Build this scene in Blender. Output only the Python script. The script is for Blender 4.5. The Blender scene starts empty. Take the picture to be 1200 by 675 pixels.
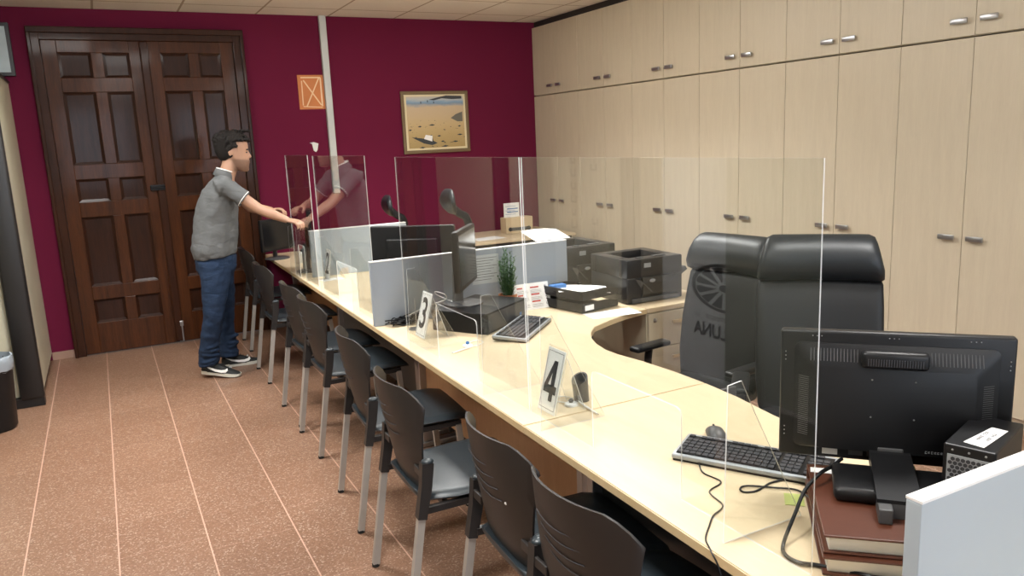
import bpy, bmesh, math, random
from mathutils import Vector, Matrix
from math import sin, cos, pi, radians
random.seed(7)
SC = bpy.context.scene
COL = SC.collection
V = Vector

# ------------------------------------------------------------------ materials
def nodes(name):
    m = bpy.data.materials.new(name); m.use_nodes = True
    nt = m.node_tree
    return m, nt, nt.nodes['Principled BSDF']

def N(nt, typ, **kw):
    n = nt.nodes.new(typ)
    for k, v in kw.items():
        if k.startswith('i_'):
            n.inputs[k[2:].replace('_', ' ')].default_value = v
        else:
            setattr(n, k, v)
    return n

def mth(nt, op, a, b=None, c=None):
    n = nt.nodes.new('ShaderNodeMath'); n.operation = op
    for i, x in enumerate((a, b, c)):
        if x is None: continue
        if isinstance(x, (int, float)): n.inputs[i].default_value = x
        else: nt.links.new(x, n.inputs[i])
    return n.outputs[0]

def mixc(nt, fac, a, b, blend='MIX'):
    n = nt.nodes.new('ShaderNodeMix'); n.data_type = 'RGBA'; n.blend_type = blend
    for i, x in ((0, fac), (6, a), (7, b)):
        if isinstance(x, (int, float)): n.inputs[i].default_value = x
        elif isinstance(x, tuple): n.inputs[i].default_value = (*x, 1)
        else: nt.links.new(x, n.inputs[i])
    return n.outputs[2]

def ramp(nt, fac, stops):
    n = nt.nodes.new('ShaderNodeValToRGB')
    while len(n.color_ramp.elements) < len(stops): n.color_ramp.elements.new(.5)
    for e, (p, c) in zip(n.color_ramp.elements, stops):
        e.position = p; e.color = (*c, 1) if isinstance(c, tuple) else (c, c, c, 1)
    nt.links.new(fac, n.inputs[0]); return n.outputs[0]

def coords(nt, scale=(1, 1, 1), kind='Object', rot=(0, 0, 0)):
    t = nt.nodes.new('ShaderNodeTexCoord'); mp = nt.nodes.new('ShaderNodeMapping')
    mp.inputs['Scale'].default_value = scale; mp.inputs['Rotation'].default_value = rot
    nt.links.new(t.outputs[kind], mp.inputs[0]); return mp.outputs[0]

def noise(nt, vec, scale, detail=3, rough=.5, dist=0):
    n = N(nt, 'ShaderNodeTexNoise'); n.inputs['Scale'].default_value = scale
    n.inputs['Detail'].default_value = detail; n.inputs['Roughness'].default_value = rough
    n.inputs['Distortion'].default_value = dist
    nt.links.new(vec, n.inputs['Vector']); return n.outputs[0]

def bump(nt, b, h, strength=.3, dist=.002):
    n = N(nt, 'ShaderNodeBump'); n.inputs['Strength'].default_value = strength
    n.inputs['Distance'].default_value = dist
    nt.links.new(h, n.inputs['Height']); nt.links.new(n.outputs[0], b.inputs['Normal'])

def plain(name, col, rough=.5, metal=0, grain=0, gscale=200, spec=.5, vary=.06):
    m, nt, b = nodes(name)
    v = coords(nt)
    nz = noise(nt, v, 6, 2)
    c = mixc(nt, nz, tuple(x*(1-vary) for x in col), tuple(min(1, x*(1+vary)) for x in col))
    nt.links.new(c, b.inputs['Base Color'])
    b.inputs['Roughness'].default_value = rough; b.inputs['Metallic'].default_value = metal
    b.inputs['Specular IOR Level'].default_value = spec
    if grain: bump(nt, b, noise(nt, v, gscale, 2), grain, .001)
    return m

def wood(name, c1, c2, scale=(1, 1, 1), rough=.45, nscale=6, contrast=(.3, .7), coat=0, spec=.5):
    m, nt, b = nodes(name)
    v = coords(nt, scale)
    n1 = noise(nt, v, nscale, 5, .6, .4)
    n2 = noise(nt, v, nscale*7, 3, .6)
    f = mth(nt, 'ADD', mth(nt, 'MULTIPLY', n1, .65), mth(nt, 'MULTIPLY', n2, .35))
    c = ramp(nt, f, [(contrast[0], c1), (contrast[1], c2)])
    nt.links.new(c, b.inputs['Base Color'])
    b.inputs['Roughness'].default_value = rough
    b.inputs['Coat Weight'].default_value = coat
    b.inputs['Specular IOR Level'].default_value = spec
    bump(nt, b, n2, .05, .001)
    return m, nt, b

M = {}
M['desk'] = wood('desk_beech', (.60, .475, .31), (.68, .55, .37), (7, 1, 7), .38, 3)[0]
M['deskx'] = wood('desk_beech_cross', (.60, .475, .31), (.68, .55, .37), (1, 7, 7), .38, 3)[0]
M['edge'] = wood('desk_edging', (.58, .42, .22), (.66, .49, .28), (1, 1, 1), .45)[0]
M['cab'] = wood('cabinet_maple', (.53, .455, .335), (.60, .525, .39), (8, 8, .7), .42, 3, (.3, .7))[0]
M['modesty'] = wood('modesty_panel', (.50, .30, .16), (.58, .36, .20), (1, 8, 1), .5)[0]
# varnished old door
def doormat(name, c1, c2, rough, coat):
    m, nt, b = wood(name, c1, c2, (9, 9, .8), rough, 2.4, (.3, .72), coat, .12)
    v = coords(nt, (5, 5, .8)); b.inputs['Coat Roughness'].default_value = .1
    bump(nt, b, noise(nt, v, 5, 5, .65, .6), .35, .008)
    return m
M['door_rail'] = doormat('door_rail_varnish', (.028, .0095, .004), (.10, .032, .010), .38, .12)
M['door_panel'] = doormat('door_panel_varnish', (.019, .0075, .0042), (.046, .0155, .0075), .40, .12)
M['door_frame'] = doormat('door_frame_varnish', (.022, .0085, .0045), (.055, .018, .008), .42, .12)

def wallmat(name, col, rough=.75):
    m, nt, b = nodes(name); v = coords(nt)
    c = mixc(nt, noise(nt, v, 1.2, 3), tuple(x*.93 for x in col), tuple(x*1.06 for x in col))
    nt.links.new(c, b.inputs['Base Color']); b.inputs['Roughness'].default_value = rough
    b.inputs['Specular IOR Level'].default_value = .15
    bump(nt, b, noise(nt, v, 160, 2), .15, .002)
    return m
M['magenta'] = wallmat('magenta_paint', (.140, .0095, .038), .8)
M['cream_wall'] = wallmat('cream_paint', (.62, .56, .45))

# terrazzo floor
m, nt, b = nodes('terrazzo_tiles'); v = coords(nt)
sep = N(nt, 'ShaderNodeSeparateXYZ'); nt.links.new(v, sep.inputs[0])
X0, T = -.4968, .367
tx = mth(nt, 'DIVIDE', mth(nt, 'SUBTRACT', sep.outputs[0], X0-20*T), T)
col_i = mth(nt, 'FLOOR', tx); fx = mth(nt, 'FRACT', tx)
off = mth(nt, 'MULTIPLY', mth(nt, 'FRACT', mth(nt, 'MULTIPLY', col_i, .377)), 1.0)
ty = mth(nt, 'ADD', mth(nt, 'DIVIDE', mth(nt, 'ADD', sep.outputs[1], 10.0), T), off)
fy = mth(nt, 'FRACT', ty)
dx = mth(nt, 'MINIMUM', fx, mth(nt, 'SUBTRACT', 1, fx)); dy = mth(nt, 'MINIMUM', fy, mth(nt, 'SUBTRACT', 1, fy))
gx = mth(nt, 'LESS_THAN', dx, .0085); gy = mth(nt, 'MULTIPLY', mth(nt, 'LESS_THAN', dy, .005), .35)
grout = mth(nt, 'MAXIMUM', gx, gy)
vo = N(nt, 'ShaderNodeTexVoronoi'); vo.inputs['Scale'].default_value = 170; nt.links.new(v, vo.inputs['Vector'])
vs = N(nt, 'ShaderNodeSeparateColor'); nt.links.new(vo.outputs['Color'], vs.inputs[0])
chips = ramp(nt, vs.outputs[0], [(0, (.18, .094, .058)), (.35, (.225, .123, .076)), (.62, (.26, .145, .093)), (.86, (.30, .18, .12)), (.94, (.44, .33, .25))])
tile = N(nt, 'ShaderNodeTexWhiteNoise', noise_dimensions='2D')
cmb = N(nt, 'ShaderNodeCombineXYZ'); nt.links.new(col_i, cmb.inputs[0]); nt.links.new(mth(nt, 'FLOOR', ty), cmb.inputs[1])
nt.links.new(cmb.outputs[0], tile.inputs[0])
tint = ramp(nt, tile.outputs[0], [(0, (.88, .86, .85)), (1, (1.0, 1.0, 1.0))])
c = mixc(nt, 1.0, chips, tint, 'MULTIPLY')
c = mixc(nt, mth(nt, 'MULTIPLY', noise(nt, v, 2.2, 4), .5), c, (.21, .114, .07))
c = mixc(nt, mth(nt, 'MULTIPLY', grout, .75), c, (.60, .38, .29))
nt.links.new(c, b.inputs['Base Color']); b.inputs['Roughness'].default_value = .34
b.inputs['Specular IOR Level'].default_value = .45
M['floor'] = m
# ceiling tiles
m, nt, b = nodes('ceiling_tiles'); v = coords(nt)
sep = N(nt, 'ShaderNodeSeparateXYZ'); nt.links.new(v, sep.inputs[0])
fx = mth(nt, 'FRACT', mth(nt, 'DIVIDE', mth(nt, 'ADD', sep.outputs[0], 20*.67-.135), .67))
fy = mth(nt, 'FRACT', mth(nt, 'DIVIDE', mth(nt, 'ADD', sep.outputs[1], 20*.67-7.34), .67))
dx = mth(nt, 'MINIMUM', fx, mth(nt, 'SUBTRACT', 1, fx)); dy = mth(nt, 'MINIMUM', fy, mth(nt, 'SUBTRACT', 1, fy))
g = mth(nt, 'LESS_THAN', mth(nt, 'MINIMUM', dx, dy), .014)
c = mixc(nt, noise(nt, v, 60, 4), (.78, .74, .67), (.86, .82, .75))
c = mixc(nt, g, c, (.42, .35, .27))
nt.links.new(c, b.inputs['Base Color']); b.inputs['Roughness'].default_value = .9
M['ceiling'] = m

M['black'] = plain('black_plastic', (.007, .007, .008), .4, grain=.1, spec=.32)
M['chair_plastic'] = plain('charcoal_shell', (.015, .0125, .012), .5, grain=.12)
M['chair_teal'] = plain('dark_vinyl_seat', (.022, .030, .036), .38, grain=.15, gscale=120)
M['rubber'] = plain('black_rubber', (.01, .01, .01), .8)
M['leg'] = plain('grey_steel', (.40, .38, .35), .42, .35)
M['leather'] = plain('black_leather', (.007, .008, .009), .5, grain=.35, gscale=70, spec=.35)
M['leather_lit'] = plain('headrest_leather_lit', (.011, .014, .017), .42, grain=.3, gscale=70, spec=.4)  # lighter copy of the leather: light on the headrests put into the colour
M['grey_div'] = plain('grey_divider', (.31, .35, .40), .5, vary=.03)
M['white_div'] = plain('white_divider', (.36, .41, .45), .5, vary=.03)
M['white'] = plain('white_paper', (.90, .90, .89), .7, vary=.02)
M['white_plastic'] = plain('white_plastic', (.75, .75, .74), .4)
M['grey_trim'] = plain('grey_trim', (.30, .30, .29), .5)
M['blackdesk'] = plain('black_cabinet_edge', (.012, .011, .011), .4)
M['cream'] = plain('cream_panel', (.60, .57, .43), .45, vary=.02)
M['chrome'] = plain('brushed_steel', (.45, .45, .46), .3, .9)
M['skin'] = None
M['gold'] = plain('aged_gold', (.20, .14, .075), .45, .4, grain=.3, gscale=90)
M['canvas_edge'] = plain('canvas_margin', (.75, .65, .42), .7)
M['terracotta'] = plain('terracotta', (.42, .16, .07), .8)
M['leaf'] = plain('rosemary_green', (.035, .10, .022), .6, vary=.3)
M['brown'] = wood('brown_leatherette', (.075, .023, .012), (.10, .032, .017), (1, 1, 1), .38)[0]
M['paper_edge'] = plain('book_pages', (.74, .71, .64), .8)
M['orange'] = plain('orange_paper', (.62, .22, .075), .8, vary=.15)
M['tape'] = plain('yellowed_tape', (.85, .62, .38), .6)
M['screen'] = plain('dark_screen', (.010, .010, .011), .12)
M['blue'] = plain('blue_plastic', (.04, .16, .42), .4)
M['green'] = plain('yellow_green_cloth', (.50, .55, .18), .8)
M['silver'] = plain('silver_plastic', (.34, .36, .38), .38, .3)
M['pole'] = plain('cable_trunking', (.56, .58, .56), .5)
M['printer'] = plain('printer_shell', (.022, .021, .021), .38, grain=.06)
M['dgrey'] = plain('dark_grey_plastic', (.07, .07, .072), .45)
M['ink'] = plain('printed_ink', (.03, .03, .035), .6)
M['red'] = plain('red_print', (.55, .05, .03), .6)
M['denim'] = None
M['bag'] = plain('thin_bin_liner', (.28, .32, .36), .35)
M['radio'] = plain('beige_box_wood', (.60, .47, .30), .5)
M['plinth'] = plain('tile_skirting', (.38, .24, .18), .5)

# acrylic sheet: both faces mirror by Fresnel and let the rest through
def acrylic(name, tint=(.965, .975, .97)):
    m = bpy.data.materials.new(name); m.use_nodes = True; nt = m.node_tree
    for n in list(nt.nodes): nt.nodes.remove(n)
    out = N(nt, 'ShaderNodeOutputMaterial'); mx = N(nt, 'ShaderNodeMixShader')
    fr = N(nt, 'ShaderNodeFresnel'); fr.inputs[0].default_value = 1.49
    # the Fresnel node reads a back face as glass-to-air, which would mirror totally: use the facing angle instead
    lw = N(nt, 'ShaderNodeNewGeometry')
    dp = N(nt, 'ShaderNodeVectorMath', operation='DOT_PRODUCT')
    nt.links.new(lw.outputs['Incoming'], dp.inputs[0]); nt.links.new(lw.outputs['Normal'], dp.inputs[1])
    ct = mth(nt, 'ABSOLUTE', dp.outputs['Value'])
    om = mth(nt, 'POWER', mth(nt, 'SUBTRACT', 1, ct), 5.0)
    F = mth(nt, 'ADD', mth(nt, 'MULTIPLY', om, .96), .04)
    nt.nodes.remove(fr)
    tr = N(nt, 'ShaderNodeBsdfTransparent'); tr.inputs[0].default_value = (*tint, 1)
    gl = N(nt, 'ShaderNodeBsdfGlossy'); gl.inputs['Roughness'].default_value = .0
    nt.links.new(F, mx.inputs[0]); nt.links.new(tr.outputs[0], mx.inputs[1]); nt.links.new(gl.outputs[0], mx.inputs[2])
    nt.links.new(mx.outputs[0], out.inputs[0])
    return m
M['acrylic'] = acrylic('clear_acrylic')
m, nt, b = nodes('acrylic_edge_glow')
b.inputs['Base Color'].default_value = (.92, .93, .92, 1); b.inputs['Roughness'].default_value = .25  # light guided to the sheet rims put in as a whitish colour
b.inputs['Transmission Weight'].default_value = 0; b.inputs['Alpha'].default_value = .62
M['acr_edge'] = m

def emit(name, col, s):
    m = bpy.data.materials.new(name); m.use_nodes = True; nt = m.node_tree
    b = nt.nodes['Principled BSDF']
    b.inputs['Base Color'].default_value = (*col, 1)
    b.inputs['Emission Color'].default_value = (*col, 1); b.inputs['Emission Strength'].default_value = s
    return m
M['lamp'] = emit('lamp_diffuser', (1, .985, .96), 15.0)
M['daylight'] = emit('bright_window_pane', (.72, .84, 1.0), 5.0)

# ------------------------------------------------------------------ mesh helpers
def BM(): return bmesh.new()

def add_box(bm, c, s, rot=None, bev=0, seg=2, mi=0):
    r = bmesh.ops.create_cube(bm, size=1)
    vs = r['verts']
    bmesh.ops.scale(bm, vec=s, verts=vs)
    fs = list({f for v in vs for f in v.link_faces})
    for f in fs: f.material_index = mi
    if bev:
        es = list({e for v in vs for e in v.link_edges})
        rr = bmesh.ops.bevel(bm, geom=es, offset=bev, segments=seg, affect='EDGES', profile=.5)
        vs = list({v for f in rr['faces'] for v in f.verts} | {v for v in vs if v.is_valid})
        for f in rr['faces']: f.material_index = mi
    if rot is not None: bmesh.ops.rotate(bm, cent=(0, 0, 0), matrix=rot, verts=vs)
    bmesh.ops.translate(bm, vec=c, verts=vs)
    return vs

def box2(bm, a, b, bev=0, mi=0, seg=2):
    a, b = V(a), V(b)
    return add_box(bm, (a+b)/2, [abs(x) for x in (b-a)], None, bev, seg, mi)

def RZ(a): return Matrix.Rotation(a, 3, 'Z')
def RX(a): return Matrix.Rotation(a, 3, 'X')
def RY(a): return Matrix.Rotation(a, 3, 'Y')

def loft(bm, rings, cap=True, closed=False):
    """rings: lists of points, same length"""
    R = [[bm.verts.new(p) for p in r] for r in rings]
    n = len(R[0]); k = len(R)
    for i in range(k if closed else k-1):
        a, b = R[i], R[(i+1) % k]
        for j in range(n):
            bm.faces.new((a[j], a[(j+1) % n], b[(j+1) % n], b[j]))
    if cap and not closed:
        bm.faces.new(list(reversed(R[0]))); bm.faces.new(R[-1])
    return R

def ring(c, u, v, a, b, n=14):
    c, u, v = V(c), V(u), V(v)
    return [c + u*(a*cos(2*pi*i/n)) + v*(b*sin(2*pi*i/n)) for i in range(n)]

def add_tube(bm, pts, r, n=10, square=False, ref=None):
    pts = [V(p) for p in pts]
    rs = r if isinstance(r, list) else [r]*len(pts)
    rings = []
    prev = None
    for i, p in enumerate(pts):
        t = (pts[min(i+1, len(pts)-1)] - pts[max(i-1, 0)]).normalized()
        if prev is None:
            up = V(ref) if ref else (V((0, 0, 1)) if abs(t.z) < .9 else V((1, 0, 0)))
            u = (up - t*up.dot(t)).normalized()
        else:
            u = (prev - t*prev.dot(t)).normalized()
        prev = u; w = t.cross(u)
        rr = rs[i]; ra, rb = rr if isinstance(rr, tuple) else (rr, rr)
        if square:
            rings.append([p+u*ra+w*rb, p-u*ra+w*rb, p-u*ra-w*rb, p+u*ra-w*rb])
        else:
            rings.append([p + u*(ra*cos(2*pi*k/n)) + w*(rb*sin(2*pi*k/n)) for k in range(n)])
    loft(bm, rings)

def spline(pts, k=6):
    pts = [V(p) for p in pts]; out = []
    P = [pts[0]] + pts + [pts[-1]]
    for i in range(1, len(P)-2):
        for j in range(k):
            t = j/k
            a, b, c, d = P[i-1], P[i], P[i+1], P[i+2]
            out.append(.5*((2*b) + (c-a)*t + (2*a-5*b+4*c-d)*t*t + (3*b-a-3*c+d)*t**3))
    out.append(pts[-1]); return out

def add_prism(bm, poly, z0, z1, mi=0, mi_side=None):
    a = [bm.verts.new((p[0], p[1], z0)) for p in poly]; b = [bm.verts.new((p[0], p[1], z1)) for p in poly]
    n = len(poly)
    f = bm.faces.new(list(reversed(a))); f.material_index = mi
    f = bm.faces.new(b); f.material_index = mi
    for i in range(n):
        f = bm.faces.new((a[i], a[(i+1) % n], b[(i+1) % n], b[i])); f.material_index = mi if mi_side is None else mi_side
    return a+b

def prism_dir(bm, poly3, off, mi=0, mi_side=None):
    off = V(off)
    a = [bm.verts.new(p) for p in poly3]; b = [bm.verts.new(V(p)+off) for p in poly3]
    n = len(poly3)
    f = bm.faces.new(list(reversed(a))); f.material_index = mi
    f = bm.faces.new(b); f.material_index = mi
    for i in range(n):
        f = bm.faces.new((a[i], a[(i+1) % n], b[(i+1) % n], b[i])); f.material_index = mi if mi_side is None else mi_side

def add_lathe(bm, prof, n=24, c=(0, 0, 0)):
    rings = [[V((c[0]+r*cos(2*pi*i/n), c[1]+r*sin(2*pi*i/n), c[2]+z)) for i in range(n)] for r, z in prof]
    loft(bm, rings)

def add_ball(bm, c, s, sub=2):
    r = bmesh.ops.create_icosphere(bm, subdivisions=sub, radius=1)
    bmesh.ops.scale(bm, vec=s if isinstance(s, (tuple, list)) else (s, s, s), verts=r['verts'])
    bmesh.ops.translate(bm, vec=c, verts=r['verts'])
    return r['verts']

def obj(name, bm, mat, parent=None, smooth=False, label=None):
    bmesh.ops.recalc_face_normals(bm, faces=bm.faces)
    me = bpy.data.meshes.new(name); bm.to_mesh(me); bm.free()
    for mm in (mat if isinstance(mat, (list, tuple)) else [mat]): me.materials.append(mm)
    if smooth:
        for p in me.polygons: p.use_smooth = True
        try: me.set_sharp_from_angle(angle=radians(smooth if smooth is not True else 40))
        except Exception: pass
    o = bpy.data.objects.new(name, me); COL.objects.link(o)
    if parent: o.parent = parent
    if label: o['label'] = label
    return o

def thing(name, label, cat, loc=(0, 0, 0), rotz=0, group=None):
    o = bpy.data.objects.new(name, None); COL.objects.link(o)
    o.empty_display_size = .1
    o.location = loc; o.rotation_euler = (0, 0, rotz); o['label'] = label; o['category'] = cat
    if group: o['group'] = group
    return o

def tag(o, label, cat, group=None, kind=None):
    o['label'] = label; o['category'] = cat
    if group: o['group'] = group
    if kind: o['kind'] = kind
    return o

def struct(name, bm, mat, parent=None, smooth=False):
    o = obj(name, bm, mat, parent, smooth)
    if parent is None: o['kind'] = 'structure'
    return o

def dup(root, loc, rotz, label=None, group=None):
    r = root.copy(); COL.objects.link(r); r.location = loc; r.rotation_euler = (0, 0, rotz)
    if label: r['label'] = label
    if group: r['group'] = group
    for ch in list(root.children):
        c = ch.copy(); COL.objects.link(c); c.parent = r
        for g in ch.children:
            d = g.copy(); COL.objects.link(d); d.parent = c
    return r

def text_obj(name, s, size, mat, parent, M4, bold=0, depth=.0006, align='CENTER', sx=1):
    cu = bpy.data.curves.new(name, 'FONT'); cu.body = s; cu.size = size; cu.extrude = depth
    cu.align_x = align; cu.align_y = 'CENTER'; cu.offset = bold
    t = bpy.data.objects.new(name, cu); COL.objects.link(t)
    bpy.context.view_layer.update()
    me = bpy.data.meshes.new_from_object(t.evaluated_get(bpy.context.evaluated_depsgraph_get()))
    bpy.data.objects.remove(t); bpy.data.curves.remove(cu)
    me.transform(Matrix.Diagonal((sx, 1, 1, 1))); me.transform(M4); me.materials.clear(); me.materials.append(mat)
    o = bpy.data.objects.new(name, me); COL.objects.link(o); o.parent = parent
    return o

def tiny_print(name, n, size, mat, parent, M4):
    """a line of print too small to read in the photo: a row of short strokes"""
    bm = bmesh.new(); x = -n*size*.35; rnd = random.Random(n)
    for k in range(n):
        w_ = size*rnd.uniform(.3, .5); h_ = size*rnd.uniform(.45, .7)
        if rnd.random() > .15: box2(bm, (x, -h_/2, 0), (x+w_, -h_/2+size*.14, .0006)); box2(bm, (x, -h_/2+size*.14, 0), (x+size*.12, h_/2, .0006)); box2(bm, (x+size*.12, h_/2-size*.14, 0), (x+w_, h_/2, .0006))
        x += size*.7
    bm.transform(M4)
    return obj(name, bm, mat, parent)

def frame4(o, ux, uy):
    ux, uy = V(ux).normalized(), V(uy).normalized(); uz = ux.cross(uy)
    m = Matrix((ux, uy, uz)).transposed().to_4x4(); m.translation = V(o); return m

# ------------------------------------------------------------------ room
YB, XC, W, ZC = 7.744, 4.39, .4516, 2.96
XL, YF, XR = -1.75, -3.0, 4.95
bm = BM(); box2(bm, (XL-.1, YF-.1, -.1), (XR+.1, YB+.1, 0)); struct('floor', bm, M['floor'])
bm = BM(); box2(bm, (XL-.1, YF-.1, ZC), (XR+.1, YB+.1, ZC+.1)); struct('ceiling', bm, M['ceiling'])
bm = BM()
box2(bm, (XL-.1, YB, 0), (-.37, YB+.15, ZC)); box2(bm, (1.325, YB, 0), (XR+.1, YB+.15, ZC)); box2(bm, (-.37, YB, 2.79), (1.325, YB+.15, ZC))
struct('wall_back', bm, M['magenta'])
bm = BM(); box2(bm, (XL-.1, YF, 0), (XL, YB, ZC)); struct('wall_left', bm, M['cream_wall'])
bm = BM(); box2(bm, (XR, YF, 0), (XR+.1, YB, ZC)); struct('wall_right', bm, M['cream_wall'])
bm = BM()
for a, b_ in (((XL, YF-.1, 0), (-.6, YF, ZC)), ((3.2, YF-.1, 0), (XR, YF, ZC)), ((-.6, YF-.1, 0), (3.2, YF, 1.1)), ((-.6, YF-.1, 2.75), (3.2, YF, ZC)), ((.75, YF-.1, 1.1), (1.55, YF, 2.75))): box2(bm, a, b_)
struct('wall_front', bm, M['cream_wall'])
for i, x0 in enumerate((-.6, 1.55)):
    x1 = x0+(1.35 if i == 0 else 1.65)
    bm = BM()
    for a, b_ in (((x0, YF-.06, 1.1), (x0+.06, YF, 2.75)), ((x1-.06, YF-.06, 1.1), (x1, YF, 2.75)), ((x0, YF-.06, 1.1), (x1, YF, 1.16)), ((x0, YF-.06, 2.69), (x1, YF, 2.75)), (((x0+x1)/2-.03, YF-.06, 1.1), ((x0+x1)/2+.03, YF, 2.75))): box2(bm, a, b_)
    w = struct('window_%d' % (i+1), bm, M['white_plastic'])
    bm = BM(); box2(bm, (x0+.05, YF-.05, 1.15), (x1-.05, YF-.04, 2.7)); obj('pane', bm, M['daylight'], w)
bm = BM(); box2(bm, (-.55, YB-.012, 0), (-.37, YB, .07), .003); struct('baseboard_back', bm, M['plinth'])
bm = BM(); box2(bm, (1.33, YB-.012, 0), (XR, YB, .07), .003); struct('baseboard_back_right', bm, M['plinth']).name = 'baseboard_back.001'

# old double door
DY = YB+.0
bm = BM(); bm2 = BM()
def fr(a, b_): box2(bm, a, b_, .006)
fr((-.365, DY-.05, 0), (-.285, DY+.05, 2.785)); fr((1.235, DY-.05, 0), (1.32, DY+.05, 2.785)); fr((-.362, DY-.047, 2.70), (1.317, DY+.047, 2.782))
fr((-.375, DY-.07, 0), (-.345, DY-.03, 2.80)); fr((1.30, DY-.07, 0), (1.33, DY-.03, 2.80)); fr((-.375, DY-.075, 2.755), (1.33, DY-.03, 2.805))
dr = struct('door_1', bm, M['door_frame'])
ZR = [(0, .28), (.49, .61), (1.22, 1.35), (1.545, 1.67), (2.275, 2.395), (2.60, 2.70)]   # rails
ZP = [(.28, .49), (.61, 1.22), (1.35, 1.545), (1.67, 2.275), (2.395, 2.60)]              # panel rows
for li, (x0, x1) in enumerate(((-.285, .485), (.505, 1.235))):
    bm = BM()
    st = .115; mid = .09; y0, y1 = DY-.035, DY+.01
    xm = (x0+x1)/2+.02
    box2(bm, (x0+.002, y0, .01), (x0+st, y1, 2.70), .004); box2(bm, (x1-st, y0, .01), (x1-.002, y1, 2.70), .004)
    for a, b_ in ZR: box2(bm, (x0+st-.001, y0+.001, max(a, .01)), (x1-st+.001, y1, b_), .004)
    for a, b_ in ZP: box2(bm, (xm-mid/2, y0+.001, a-.001), (xm+mid/2, y1, b_+.001), .004)
    leaf = obj('door_leaf', bm, M['door_rail'], dr)
    for a, b_ in ZP:
        for (p0, p1) in ((x0+st, xm-mid/2), (xm+mid/2, x1-st)):
            bm = BM()
            g = .022
            o_ = [(p0, a), (p1, a), (p1, b_), (p0, b_)]; i_ = [(p0+g, a+g), (p1-g, a+g), (p1-g, b_-g), (p0+g, b_-g)]
            loft(bm, [[V((x, y1-.002, z)) for x, z in o_], [V((x, DY-.012, z)) for x, z in o_], [V((x, DY-.004, z)) for x, z in i_]])
            obj('panel', bm, M['door_panel'], leaf)
bm = BM(); box2(bm, (.455, DY-.06, .02), (.525, DY-.03, 2.70), .012); obj('cover_strip', bm, M['door_frame'], dr)
bm = BM()
box2(bm, (.40, DY-.075, 1.415), (.52, DY-.034, 1.465), .006); add_tube(bm, [(.41, DY-.08, 1.44), (.52, DY-.08, 1.44)], .01)
obj('bolt', bm, M['black'], dr)
bm = BM(); box2(bm, (.50, DY-.07, .16), (.53, DY-.055, .21), .004); add_tube(bm, [(.515, DY-.068, .02), (.515, DY-.068, .2)], .007); obj('floor_bolt', bm, M['chrome'], dr)

# ------------------------------------------------------------------ wall cabinets
ctx = ['nearest the back wall, left of all others', 'second from the back wall', 'behind the printers', 'between the printers and the leather chairs', 'above the left leather chair', 'behind the right leather chair', 'behind the wide monitor at right', 'at the right edge of the photo']
def cabinet(j, upper):
    yA = YB-.002-2*j*W; yB_ = yA-2*W+.002
    z0, z1 = (2.178, 2.90) if upper else (0.0, 2.172)
    lab = ('upper maple cupboard with two doors, ' if upper else 'tall maple cupboard with full height doors, ') + ctx[j]
    t = thing('storage_cabinet', lab.replace('above the left', 'behind the left') if not upper else lab.replace('behind', 'high above'), 'cabinet', (XC, yA, z0), 0, 'upper cupboards along the right wall' if upper else 'tall cupboards along the right wall')
    h = z1-z0; d = yA-yB_
    bm = BM(); box2(bm, (.02, -d+.001, 0), (.55, -.001, h)); obj('carcass', bm, M['cab'], t)
    for s in (0, 1):
        bm = BM(); a = -s*W
        box2(bm, (0, a-W+.0018, .004 if upper else .06), (.0195, a-.0018, h-.003), .0012, seg=1)
        dd = obj('door', bm, M['cab'], t)
        yc = -W + (.085 if s == 0 else -.085)
        zc = (1.05 if not upper else 2.266-z0)
        bm = BM()
        box2(bm, (-.026, yc-.05, zc-.015), (-.016, yc+.05, zc+.015), .004)
        box2(bm, (-.018, yc-.018, zc-.012), (.001, yc+.018, zc+.012), .002)
        obj('handle', bm, M['chrome'], dd, True)
for j in range(8):
    cabinet(j, False); cabinet(j, True)
bm = BM(); box2(bm, (XC+.03, YB-16*W, 2.902), (XR, YB-.002, ZC)); struct('trim_1', bm, M['blackdesk'])

# ------------------------------------------------------------------ left side: cream cabinet with black edges, second cabinet, panels
def tambour(loc, d, w, h, label, marks=False):
    t = thing('office_cabinet', label, 'cabinet', loc)
    bm = BM()
    box2(bm, (-w+.03, .02, .07), (-.0, d, h-.02)); obj('body', bm, M['cream'], t)
    bm = BM(); box2(bm, (-w+.03, -.03, 0), (.012, .06, .07), .004); box2(bm, (-w+.05, .06, 0), (-.02, d, .07)); obj('plinth', bm, M['blackdesk'], t)
    bm = BM(); box2(bm, (-w+.03, 0, h-.02), (.012, d, h), .003); obj('top_panel', bm, M['blackdesk'], t)
    bm = BM(); add_box(bm, (-.058, -.022, h/2+.01), (.15, .07, h-.1), None, .02, 3); obj('edge_post', bm, M['blackdesk'], t, True)
    bm = BM(); box2(bm, (-w+.05, -.002, .08), (-.135, .0195, h-.03), .003)
    obj('door', bm, M['cream'], t)
    return t
tambour((-.55, 6.36, 0), 1.36, .95, 2.37, 'cream office cabinet with black corner post left of the old door')
t = tambour((-.80, 4.75, 0), 1.0, .8, 2.2, 'cream office cabinet along the left wall, seen only mirrored in the screens')
for k, n_ in enumerate((7, 6)):
    tiny_print('lettering', n_, .15, M['ink'], t, frame4((.014, .35+.3*k, 1.3), (0, 0, 1), (0, -1, 0)))

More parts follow.
